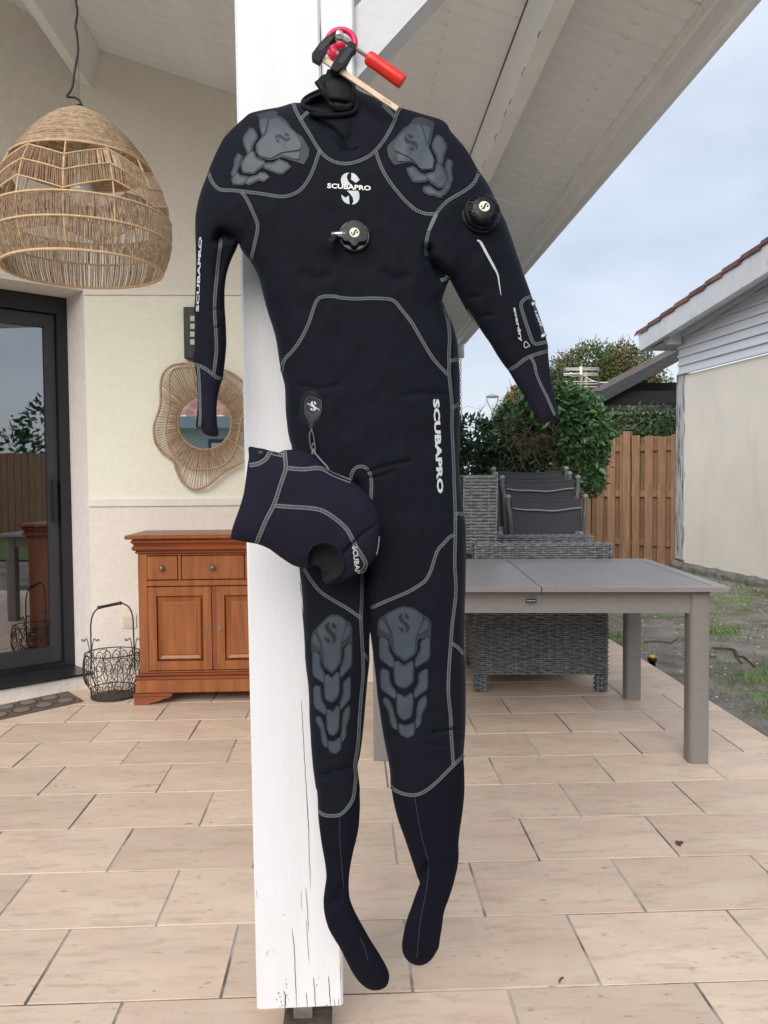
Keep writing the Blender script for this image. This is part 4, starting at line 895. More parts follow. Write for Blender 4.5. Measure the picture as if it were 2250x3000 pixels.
MB().tube([aty(*q0, Yv), aty((q0[0]*.5+q1[0]*.5), q0[1], Yv), aty(*q1, Yv)], [.0042, .0046, .0058], 14).build('inlet_pipe', steel_m, v1, True)
q = K4((505, 1260), (530, 1400)); MB().tube([aty(*K4((540, 1310))[0], Yv-.0004), aty(*K4((575, 1310))[0], Yv-.0004)], .0066, 14).build('inlet_collar', steel_m, v1, True)
q0, q1 = K4((450, 1345), (350, 1455)); mb = MB(); a, b = aty(*q0, Yv), aty(*q1, Yv-.012)
mb.tube([a+(b-a)*t for t in (0, .25, .26, .5, .51, .75, .76, 1.)], [.0052, .0052, .0062, .0062, .0066, .0066, .0072, .0070], 14); flatsmooth(mb.build('rubber_cap', black_pl, v1), 40)
c0 = K6((1440, 1600))[0]; M = disc_frame(c0, hA(c0)+.008, (.10, -1, .22))
v2 = flatsmooth(MB().lathe([(.0355, 0), (.0355, .012), (.034, .0135), (.0335, .0135), (.0335, .014), (.0325, .014), (.0320, .021), (.0285, .021), (.0285, .023)], 48, M).build('arm_valve', gloss_blk, suit), 35)
flatsmooth(MB().lathe([(.0268, .022), (.0268, .030), (.0245, .0345), (.016, .0372), (.0001, .0375)], 48, M).build('cap', valve_blk, v2), 35)
for g_ in range(8):
    for k in range(5):
        a = 2*math.pi*g_/8+math.radians(-15+k*7.5); mb = MB(); mb.box((0, 0, 0), (.0085, .0014, .0060), Matrix.Rotation(.5, 3, 'Y'), bev=.0003); R = M @ Matrix.Rotation(a, 4, 'Z')
        MB().add([R @ (p+Vector((.0238, 0, .0335))) for p in mb.v], mb.f).build('rib', valve_blk, v2)
    R = M @ Matrix.Rotation(2*math.pi*(g_+.5)/8, 4, 'Z'); mb = MB(); mb.box((.0165, 0, .0374), (.008, .0006, .0004)); MB().add([R @ p for p in mb.v], mb.f).build('groove', gloss_blk, v2)
emb3(M, .0098, .0368, False, math.radians(62), v2)
# tag with strap on the thigh
suitS.decal('tag_patch', [Z4((1110, 1860), (1105, 1780), (1125, 1660), (1165, 1610), (1240, 1605), (1300, 1665), (1315, 1750), (1290, 1860), (1240, 1915), (1160, 1890))], seal_m, suit, .0012)
tg = [tuple(a) for a in crom(Z4((1158, 1700), (1175, 1670), (1200, 1650), (1285, 1680), (1305, 1705), (1300, 1800), (1270, 1845), (1240, 1872), (1190, 1860), (1160, 1800)), 6, True)]
to = suitS.decal('hanging_tag', [tg], pad_lt, suit, .0035); suitS.decal('tag_face', [[tuple(a) for a in grow(np.array(tg), -2.5)]], pad_mark, to, .0040)
suitS.decal('tag_emblem', emblem(Z4((1232, 1740))[0], 29, .12), silver_pr, to, .0045, thick=False)
for k in range(3): suitS.decal('chevron', [Z4((1172, 1775+k*24), (1225, 1815+k*22), (1290, 1770+k*26), (1290-k*8, 1785+k*24), (1225, 1830+k*18), (1174+k*4, 1790+k*20))], pad_lt, to, .0045, thick=False)
V, Fc = text_px('SCUBAPRO', *Z4((1178, 1722), (1282, 1778)), 4.5, .05); suitS.print2d('tag_lettering', V, Fc, silver_pr, to, .0050)
suitS.decal('tag_strap', [Z4((1188, 1862), (1238, 1868), (1228, 1930), (1212, 1960), (1200, 1930))], pad_mark, suit, .0030)

# ------------------------------------------------------------------ the hood, clipped to the strap
YH = 1.405
hood = thing('diving_hood', 'purplish black neoprene diving hood clipped to the hip of the hanging suit', 'diving hood', (-.12, YH, 1.05))
hout = Z5((357, 165), (430, 172), (480, 180), (540, 198), (600, 208), (640, 192), (720, 185), (790, 198), (870, 228), (920, 260), (960, 305), (1010, 352), (1100, 400), (1180, 435), (1260, 490), (1330, 560), (1380, 640), (1410, 720), (1418, 800), (1415, 880), (1405, 980), (1390, 1050), (1340, 1110), (1300, 1160), (1240, 1190), (1150, 1240), (1060, 1265), (1000, 1275), (968, 1245), (958, 1190), (925, 1130), (880, 1125), (820, 1138), (770, 1140), (700, 1115), (600, 1048), (520, 990), (430, 953), (350, 938), (220, 912), (211, 885), (230, 800), (280, 660), (310, 560), (330, 440), (345, 320), (357, 240))
hhole = Z5((826, 1112), (828, 1040), (865, 975), (930, 940), (1000, 938), (1058, 958), (1092, 1000), (1112, 1060), (1128, 1130), (1108, 1180), (1068, 1222), (1020, 1250), (990, 1258), (968, 1230), (958, 1180), (925, 1120), (880, 1118))
hoodS = Soft(hout, YH, .7, .05, g=4., step=5., seed=4, ripple=.0018, flat=[(hhole, .1)], dents=[(Z5((1120, 1040), (1160, 985), (1220, 920), (1310, 845), (1410, 775)), 3.5, .006), (Z5((1130, 1010), (1180, 960), (1240, 915)), 3, .003), (Z5((640, 195), (600, 215), (540, 208)), 5, .004)])
hoodS.mesh('shell', neo_cuff, hood, gs=6.)
hoodS.decal('face_opening', [hhole], MATS['neck_lining'], hood, .0006, thick=False)
hoodS.decal('inner_lip', [Z5((828, 1110), (832, 1050), (870, 985), (935, 952), (932, 1010), (905, 1075), (865, 1112))], seal_m, hood, .0012)
c = crom(Z5((826, 1118), (828, 1040), (865, 975), (930, 940), (1000, 938), (1058, 958), (1092, 1000), (1112, 1060), (1128, 1130), (1108, 1180), (1068, 1222), (1020, 1250), (985, 1262), (966, 1235), (958, 1185)), 4)
MB().tube([tuple(v) for v in hoodS.at(c, .002)], .0026, 8).build('face_rim', neo_cuff, hood, True)
for q in (Z5((645, 200), (655, 335), (620, 450), (560, 630), (490, 770), (418, 945)), Z5((665, 335), (800, 345), (900, 335), (960, 345), (1050, 390), (1180, 442)), Z5((570, 640), (700, 650), (850, 660), (950, 680), (1050, 740), (1140, 820), (1190, 900), (1230, 980), (1280, 1060), (1303, 1110), (1290, 1155), (1262, 1178)), Z5((362, 312), (430, 300), (490, 265), (520, 220), (540, 200)), Z5((545, 212), (600, 225), (645, 232))):
    hoodS.seam(q, thread_m, hood, w=9.5)
hoodS.seam(Z5((1414, 890), (1404, 980), (1392, 1035)), silver_pr, hood, w=2, pitch=4, rail=1.2)
c0 = Z5((458, 222))[0]; M = disc_frame(c0, YH-float(hoodS.h(np.array([c0]))[0])+.001, (0, -1, 0)); MB().lathe([(.0068, 0), (.0068, .003), (.005, .0042), (.0001, .0042)], 24, M).build('snap_button', black_pl, hood, True)
V, Fc = text_px('SCUBAP', *Z5((1193, 968), (1220, 1196)), 15, .03); hoodS.print2d('hood_lettering', V, Fc, silver_pr, hood, .0013)
# clip between strap and hood
clip = thing('carabiner', 'small dark metal snap clip joining the suit strap to the hood', 'clip', (-.06, YH+.02, 1.12))
Yc = hA(Z4((1215, 1950))[0])-.008
pts = [aty(*p, Yc) for p in Z4((1222, 1935), (1200, 1990), (1208, 2085), (1225, 2120), (1246, 2105), (1248, 2080), (1232, 1985), (1215, 1940))]
MB().tube(crom([tuple(p) for p in pts], .004).tolist(), .0014, 6, True).build('snap_hook', frame_m, clip, True)
pts = [aty(*p, Yc-.004) for p in Z4((1215, 2110), (1232, 2060), (1250, 2100), (1240, 2160), (1228, 2130))]
MB().tube(crom([tuple(p) for p in pts], .004).tolist(), .0013, 6, True).build('ring', frame_m, clip, True)
pts = [aty(*p, YH-.02) for p in Z5((870, 225), (878, 180), (895, 215), (940, 270), (985, 318), (1005, 350))]
MB().tube(crom([tuple(p) for p in pts], .004).tolist(), .0016, 6).build('cord_loop', thread_m, clip, True)

# ------------------------------------------------------------------ clamp and hook at the collar
YC = 1.448
clamp = thing('bar_clamp', 'small bar clamp with red handle pinching the suit collar', 'clamp', tuple(aty(*K1((720, 300))[0], YC)))
def kp(name, poly, Y, th, m, parent, sm=True, step=8):
    pts = [tuple(a) for a in crom(K1(*poly), step/3.687*2, True)] if sm else K1(*poly)
    return flatprism(name, pts, Y, th, m, parent)
bar = kp('bar', ((530, 365), (1360, 930), (1328, 975), (502, 420)), YC+.004, .005, bar_m, clamp, False)
mb = MB()
for i in range(40):
    a = np.array((502, 420.))+np.array((826., 555.))*(i+.5)/40; d = np.array((.83, .557)); n_ = np.array((-.557, .83))
    mb.add([aty(*K1(tuple(a+d*s-n_*k))[0], YC+.0036) for s, k in ((-3, 0), (3, 0), (3, 7), (-3, 7))], [(0, 1, 2, 3)])
mb.build('bar_notches', iron_m, bar)
V, Fc = text_px('OGLVOS', *K1((1180, 855), (1268, 912)), 6.0, .0); obj('bar_lettering', atyN(V, [YC+.0034]*len(V)), Fc, mat('brown_print', (.35, .20, .14), .7), bar)
j1 = kp('fixed_jaw', ((562, 182), (640, 130), (690, 112), (712, 125), (705, 160), (645, 195), (610, 215), (560, 330), (500, 442), (418, 395), (420, 355), (490, 260)), YC-.006, .018, iron_m, clamp, False)
kp('recess', ((600, 172), (640, 172), (645, 190), (530, 322), (500, 318), (490, 300), (510, 255)), YC-.0068, .002, mat('iron_recess', (.024, .028, .035), .5, spec=.25), j1)
j2 = kp('sliding_jaw', ((805, 235), (845, 220), (900, 258), (895, 300), (855, 330), (780, 470), (690, 552), (622, 512), (640, 470), (735, 300), (805, 280)), YC-.007, .020, iron_m, clamp, False)
kp('recess', ((835, 290), (860, 305), (855, 325), (765, 452), (735, 465), (705, 450), (710, 425), (800, 300)), YC-.0078, .002, MATS['iron_recess'], j2)
def kt(name, a, b, rs, m, parent, Y=YC, n=14, ts=None):
    A, B = aty(*K1(a)[0], Y), aty(*K1(b)[0], Y); k = len(rs); ts = ts or [i/(k-1) for i in range(k)]
    return flatsmooth(MB().tube([A+(B-A)*t for t in ts], rs, n).build(name, m, parent), 35)
thr = []; tt = []
for i in range(34): tt += [i/34, (i+.5)/34]; thr += [.0028, .0036]
sc = kt('screw', (745, 200), (1030, 400), thr, steel_m, clamp, ts=tt)
kt('swivel_pad', (688, 150), (755, 190), [.0085, .0092, .0088, .005], mat('bright_steel', (.62, .63, .62), .3, metal=.9), clamp, YC-.001, 18, [0, .25, .55, 1])
kt('handle', (1015, 390), (1405, 668), [.0085, .0112, .0125, .0118, .0122, .0128, .0122, .0100], red_grip, clamp, YC-.001, 24, [0, .03, .12, .3, .6, .92, .985, 1.])
YK = YP-.012
hook = thing('hanger_hook', 'bright pink-red plastic ring hook fixed to the white post behind the clamp', 'hook', tuple(aty(*K1((735, 240))[0], YK)))
c = [(735+150*math.cos(a), 245-145*math.sin(a)) for a in np.linspace(math.radians(-38), math.radians(190), 30)]
MB().tube([aty(*p, YK) for p in K1(*c)], .0058, 10).build('ring', pink_pl, hook, True)
MB().tube([aty(*p, YK) for p in K1((610, 240), (650, 330), (700, 420))], .0042, 8).build('strap', pink_pl, hook, True)
MB().tube([aty(*p, YK+.004) for p in K1((588, 285), (600, 350), (655, 425))], .0042, 8).build('strap', pink_pl, hook, True)
MB().lathe([(.012, 0), (.012, .004), (.008, .008)], 20, disc_frame(K1((720, 250))[0], YP, (0, -1, 0))).build('fixing_plate', pink_pl, hook, True)
# ------------------------------------------------------------------ pendant lamp
YL = 2.7
def lamp():
    top, bot = aty(*L1((515, 712))[0], YL), aty(*L1((541, 1752))[0], YL)
    t = thing('pendant_lamp', 'large woven jute pendant lamp hanging on a black cord by the house wall', 'lamp', tuple(top))
    ax = (bot-top); H = ax.length; z = ax.normalized(); x = Vector((1, 0, 0)); x = (x-z*x.z*0-z*x.dot(z)).normalized(); y = z.cross(x)
    R0 = 545/2.212*YL/F_PX
    T_ = [0, .03, .06, .13, .22, .35, .5, .65, .75, .85, .93, 1.]; R_ = [.09, .21, .31, .45, .61, .775, .915, .985, 1., .985, .95, .885]
    def rad(tt): return float(np.interp(tt, T_, R_))*R0
    T2 = np.linspace(0, 1, 60); R2 = np.interp(T2, T_, R_)
    for _ in range(6): R2[1:-1] = (R2[:-2]+2*R2[1:-1]+R2[2:])/4
    def rad(tt): return float(np.interp(tt, T2, R2))*R0
    def pt(tt, a, k=1.): return top+z*(H*tt)+(x*math.cos(a)+y*math.sin(a))*rad(tt)*k
    # dense cap of wound twine
    mb = MB()
    for i in range(62):
        tt = .004+.352*i/61; n = 44; ph = random.uniform(0, 6)
        pts = [pt(tt+.0016*math.sin(3*a_+ph), a_, 1+.006*math.sin(5*a_+ph*2)+random.uniform(-.004, .004)) for a_ in [2*math.pi*k/n for k in range(n)]]
        mb.tube(pts, random.uniform(.0022, .0032), 4, True)
    for _ in range(60):
        a0 = random.uniform(0, 6.28); tt = random.uniform(.02, .34); l = random.uniform(.15, .6)
        mb.tube([pt(tt+random.uniform(-.004, .004), a0+l*k/6, 1.012) for k in range(7)], .0017, 4)
    mb.build('wound_cap', twine_m, t, False, 'stuff')
    NR = 12; A0 = math.radians(-97)
    ribs = []
    for k in range(NR):
        a_ = A0+2*math.pi*k/NR
        MB().tube([pt(tt, a_, .992) for tt in np.linspace(.0, 1., 26)], .0028, 6).build('rib', twine_lt, t, True)
    def ring(tt, r, m=twine_lt): MB().tube([pt(tt, 2*math.pi*k/64, 1.003) for k in range(64)], r, 6, True).build('ring', m, t, True)
    for tt, r in ((.36, .0038), (.685, .0036), (.825, .0036), (1.0, .0046)): ring(tt, r)
    def zig(base, amp):
        return lambda a_: base+amp*(1-abs(((a_-A0)/(2*math.pi/NR)) % 2-1))*-2+amp
    za, zm, zb = zig(.418, .042), zig(.518, .042), zig(.625, .045)
    for f_ in (za, zm, zb): MB().tube([pt(f_(2*math.pi*k/192+A0), 2*math.pi*k/192+A0, 1.004) for k in range(192)], .0027, 5, True).build('zigzag_ring', twine_lt, t, True)
    mb = MB()
    def strands(n, fa, fb, seg):
        for i in range(n):
            if random.random() < .03: continue
            a_ = 2*math.pi*(i+random.uniform(-.3, .3))/n; da = random.uniform(-.012, .012); t0, t1 = fa(a_), fb(a_); r = random.uniform(.0014, .0024); kk = random.uniform(.996, 1.004)
            mb.tube([pt(t0+(t1-t0)*j/seg, a_+da*j/seg, kk) for j in range(seg+1)], r, 3, False, False)
    strands(300, za, zm, 1); strands(300, zm, zb, 1)
    strands(330, lambda a: .687, lambda a: .823, 2); strands(320, lambda a: .827, lambda a: .998, 3)
    mb.build('strands', twine_m, t, False, 'stuff')
    Mx = Matrix.Identity(4)
    for i in range(3): Mx[i][0], Mx[i][1], Mx[i][2], Mx[i][3] = x[i], y[i], z[i], top[i]
    MB().lathe([(.010, -.014), (.011, .0), (.011, .01)], 14, Mx).build('cord_grip', black_pl, t, True)
    MB().tube([top, top+z*.10], .004, 6).build('inner_cord', black_pl, t, True)
    MB().lathe([(.016, .10), (.021, .105), (.021, .17), (.017, .175)], 18, Mx).build('socket', mat('socket_cream', (.55, .50, .38), .5), t, True)
    MB().lathe([(.013, .172), (.016, .19), (.030, .225), (.036, .255), (.030, .285), (.012, .302), (.0005, .304)], 20, Mx).build('bulb', mat('clear_bulb', (.75, .76, .74), .08, spec=.8), t, True)
    pts = [aty(*p, YL) for p in L1((526, 705), (530, 680), (515, 650), (485, 632), (440, 630), (430, 626), (450, 600), (470, 560), (478, 500), (495, 400), (506, 330), (500, 240), (488, 170), (495, 130), (502, 60), (488, 0), (470, -60), (455, -130))]
    dz = aty(*L1((455, -130))[0], YL); pts.append(Vector((dz.x+.02, YL, 2.9))); pts.append(Vector((dz.x+.03, YL, ceil(dz.x)+.01)))
    MB().tube(crom([tuple(p) for p in pts], .012).tolist(), .0034, 7).build('cord', black_pl, t, True)
    w0 = aty(*L1((512, 560))[0], YL); MB().tube([aty(*L1((512, 700))[0], YL+.003), w0, w0+Vector((0, 0, .9))], .0008, 4).build('support_wire', frame_m, t)
lamp()

# ------------------------------------------------------------------ round mirror in a wavy rattan frame
def wavy():
    Ym = WY-.035; cpx = np.array(B8((1105, 440))[0]); cc = aty(*cpx, Ym)
    t = thing('wall_mirror', 'round wall mirror in a flower shaped rattan frame behind the hanging left sleeve', 'mirror', (cc.x, WY, cc.z))
    R = 140/1.8427*Ym/F_PX
    def w(p, dy=0.): return aty(*p, Ym-dy)
    m_ = MB(); n = 56; m_.add([Vector((cc.x+R*math.cos(2*math.pi*k/n), Ym, cc.z+R*math.sin(2*math.pi*k/n))) for k in range(n)], [tuple(range(n))]); fixn(m_.build('mirror_glass', mirror_m, t))
    MB().lathe([(R+.012, 0), (R+.012, .02)], 40, disc_frame(tuple(cpx), WY-.004, (0, -1, 0))).build('backing_board', rattan_m, t)
    for k_, r_ in ((1.02, .006), (1.09, .004)): MB().tube([(cc.x+R*k_*math.cos(2*math.pi*k/56), Ym-.004, cc.z+R*k_*math.sin(2*math.pi*k/56)) for k in range(56)], r_, 6, True).build('inner_ring', rattan_m, t, True)
    o1 = B8((1000, 120), (930, 132), (885, 170), (868, 230), (868, 300), (862, 360), (842, 420), (830, 470), (840, 545), (880, 605), (935, 645), (955, 700), (985, 760), (1030, 795), (1080, 796), (1130, 770), (1215, 700), (1300, 655), (1370, 610), (1395, 545), (1375, 480), (1365, 420), (1390, 350), (1380, 285), (1330, 245), (1290, 200), (1220, 158), (1130, 140), (1060, 122))
    o2 = B8((940, 152), (918, 190), (912, 260), (918, 340), (905, 400), (895, 480), (905, 550), (935, 610), (990, 665), (1060, 690), (1130, 690), (1210, 665), (1265, 600), (1285, 520), (1300, 430), (1318, 360), (1290, 290), (1240, 215), (1170, 165), (1090, 160), (1010, 140))
    for o_, dy, r_, ns in ((o1, .0, .0075, 150), (o2, .030, .0055, 120)):
        c = crom(o_, 8, True); V_ = [w(p, dy+.012*math.sin(i*.11)) for i, p in enumerate(c)]
        MB().tube(V_, r_, 6, True).build('frame_ring', rattan_m, t, True)
        mb = MB(); ang = np.arctan2(c[:, 1]-cpx[1], c[:, 0]-cpx[0])
        for k in range(ns):
            a_ = 2*math.pi*(k+random.uniform(-.25, .25))/ns-math.pi; i = int(np.argmin(np.abs((ang-a_+math.pi) % (2*math.pi)-math.pi)))
            ib = Vector((cc.x+R*1.04*math.cos(-a_+random.uniform(-.03, .03)), Ym-.004-dy*.3, cc.z+R*1.04*math.sin(-a_)))
            mb.tube([ib, ib.lerp(V_[i], .5)+Vector((0, random.uniform(-.004, .004), 0)), V_[i]], random.uniform(.0016, .0027), 4, False, False)
        mb.build('spokes', rattan_m, t, False, 'stuff')
    mb = MB()
    for k in range(40):
        a_ = 2*math.pi*k/40; q = Vector((cc.x+R*1.05*math.cos(a_), Ym-.006, cc.z+R*1.05*math.sin(a_))); d = Vector((math.cos(a_), 0, math.sin(a_)))
        mb.tube([q-d*R*.05, q+Vector((0, -.007, 0)), q+d*R*.06], .0028, 4)
    mb.build('binding', rattan_m, t, False, 'stuff')
wavy()

# ------------------------------------------------------------------ sideboard
def sideboard():
    YF = 4.335; xc = -.735; hw = .395; yb = WY-.012
    t = thing('sideboard', 'cherry wood sideboard with drawers and two panelled doors against the house wall', 'sideboard', (xc, YF+.2, 0))
    def zz(py): return aty(624, py, YF).z
    P = lambda n, a, b, m=cherry_m, bev=.003, par=t: MB().span(a, b, bev=bev).build(n, m, par)
    zt0 = .905
    MB().span((xc-.452, YF-.045, zt0-.022), (xc+.452, yb, zt0), bev=.007).build('top_board', cherry_m, t)
    for z0, z1, o_ in ((zt0-.048, zt0-.023, .030), (zt0-.056, zt0-.049, .020), (zt0-.084, zt0-.057, .026), (zt0-.100, zt0-.085, .012)):
        MB().span((xc-hw-o_, YF-o_, z0), (xc+hw+o_, yb, z1), bev=min(.010, (z1-z0)*.42)).build('cornice', cherry_dk, t)
    zb0 = .165
    P('side_panel', (xc-hw, YF+.022, zb0), (xc-hw+.02, yb, zt0-.101)); P('side_panel', (xc+hw-.02, YF+.022, zb0), (xc+hw, yb, zt0-.101))
    P('back_panel', (xc-hw+.02, yb-.012, zb0), (xc+hw-.02, yb-.001, zt0-.102))
    P('stile', (xc-hw, YF, zb0), (xc-hw+.046, YF+.02, zt0-.101)); P('stile', (xc+hw-.046, YF, zb0), (xc+hw, YF+.02, zt0-.101))
    dz1, dz0 = zz(1628), zz(1697)
    xL, xR_ = xc-hw+.047, xc+hw-.047
    P('rail', (xL, YF+.001, dz1+.004), (xR_, YF+.02, zt0-.102)); P('rail', (xL, YF+.001, zz(1716)), (xR_, YF+.02, dz0-.004)); P('rail', (xL, YF+.001, zb0), (xR_, YF+.02, zz(1964)))
    P('dark_inside', (xL, YF+.021, zb0+.01), (xR_, YF+.03, zt0-.11), cherry_gap, 0)
    dl = [xL, aty(*B8((958, 1220))[0], YF).x, aty(*B8((980, 1220))[0], YF).x]; dl += [2*xc-dl[2], 2*xc-dl[1], xR_]
    P('drawer_divider', (dl[1]+.003, YF+.001, dz0-.003), (dl[2]-.003, YF+.02, dz1+.003)); P('drawer_divider', (dl[3]+.003, YF+.001, dz0-.003), (dl[4]-.003, YF+.02, dz1+.003))
    for a, b in ((dl[0], dl[1]), (dl[2], dl[3]), (dl[4], dl[5])):
        d = P('drawer', (a+.002, YF-.001, dz0), (b-.002, YF+.019, dz1), cherry_m, .004)
        MB().lathe([(.004, 0), (.005, .008), (.011, .012), (.0145, .018), (.012, .024), (.0005, .026)], 20, Matrix.Translation(((a+b)/2, YF-.001, (dz0+dz1)/2)) @ Matrix.Rotation(math.pi/2, 4, 'X')).build('knob', brass_old, d, True)
    z1, z0 = zz(1718), zz(1962); xm = .013
    for sg in (-1, 1):
        a, b = (xL+.002, xc-xm) if sg < 0 else (xc+xm, xR_-.002)
        sw_ = .044
        d = MB().span((a, YF-.004, z0), (a+sw_, YF+.018, z1), bev=.003).build('door', cherry_m, t); P('door_stile', (b-sw_, YF-.004, z0), (b, YF+.018, z1), cherry_m, .003, d)
        for q0, q1 in ((z0, z0+.05), (z1-.05, z1)): P('door_rail', (a+sw_+.0006, YF-.0035, q0), (b-sw_-.0006, YF+.018, q1), cherry_m, .003, d)
        pa, pb, pz0, pz1 = a+sw_, b-sw_, z0+.05, z1-.05
        P('panel_recess', (pa, YF+.010, pz0), (pb, YF+.017, pz1), cherry_gap, 0, d)
        k = .014
        v = [(pa+.003, YF+.009, pz0+.003), (pb-.003, YF+.009, pz0+.003), (pb-.003, YF+.009, pz1-.003), (pa+.003, YF+.009, pz1-.003), (pa+k, YF-.003, pz0+k), (pb-k, YF-.003, pz0+k), (pb-k, YF-.003, pz1-k), (pa+k, YF-.003, pz1-k)]
        k2 = .030; v += [(pa+k2, YF+.003, pz0+k2), (pb-k2, YF+.003, pz0+k2), (pb-k2, YF+.003, pz1-k2), (pa+k2, YF+.003, pz1-k2), (pa+k2+.006, YF-.001, pz0+k2+.006), (pb-k2-.006, YF-.001, pz0+k2+.006), (pb-k2-.006, YF-.001, pz1-k2-.006), (pa+k2+.006, YF-.001, pz1-k2-.006)]
        f = [(i+l, (i+1) % 4+l, (i+1) % 4+4+l, i+4+l) for l in (0, 4, 8) for i in range(4)]+[(12, 13, 14, 15)]
        obj('door_panel', v, f, cherry_m, d)
        kx = (b-.022) if sg < 0 else (a+.022); kz = zz(1839)
        mb = MB(); ol = [(kx+.0075*math.cos(q)*(1+.25*math.cos(4*q)), YF-.0045, kz+.026*math.sin(q)*(1+.15*math.cos(2*q))) for q in np.linspace(0, 2*math.pi, 24, endpoint=False)]
        mb.prism(ol, (0, -.002, 0)); e_ = fixn(mb.build('escutcheon', brass_old, d))
        if sg > 0: MB().tube([(kx, YF-.006, kz), (kx, YF-.028, kz)], .003, 8).build('key', steel_m, d); 
        for q in ((a+.012, z1-.02), (b-.012, z1-.02), (a+.012, z0+.02)): MB().lathe([(.003, 0), (.003, .0012)], 10, Matrix.Translation((q[0], YF-.004, q[1])) @ Matrix.Rotation(math.pi/2, 4, 'X')).build('dowel', cherry_gap, d)
    P('centre_strip', (xc-xm+.002, YF+.004, z0), (xc+xm-.002, YF+.0195, z1), cherry_dk)
    for z0_, z1_, o_ in ((.150, .164, .010), (.132, .149, .022)): MB().span((xc-hw-o_, YF-o_, z0_), (xc+hw+o_, yb, z1_), bev=.005).build('base_moulding', cherry_dk, t)
    P('plinth', (xc-hw-.018, YF-.018, .062), (xc+hw+.018, yb, .1315), cherry_m, .003)
    for sg in (-1, 1):
        x0 = xc+sg*(hw+.028); s_ = -sg
        prof = [(0, 0), (.075, 0), (.085, .010), (.12, .018), (.15, .030), (.185, .040), (.195, .0445), (0, .0445)]
        m_ = MB(); m_.prism([(x0+s_*a, YF-.026, b) for a, b in prof], (0, .03, 0)); f_ = fixn(m_.build('foot', cherry_dk, t))
        MB().span((min(x0-s_*.004, x0+s_*.2), YF-.031, .045), (max(x0-s_*.004, x0+s_*.2), YF+.005, .0615), bev=.004).build('foot_cap', cherry_dk, t)
        m_ = MB(); m_.prism([(x0, yb, 0), (x0, yb-.08, 0), (x0, yb-.1, .0445), (x0, yb, .0445)], (s_*.03, 0, 0)); fixn(m_.build('foot', cherry_dk, t))
sideboard()

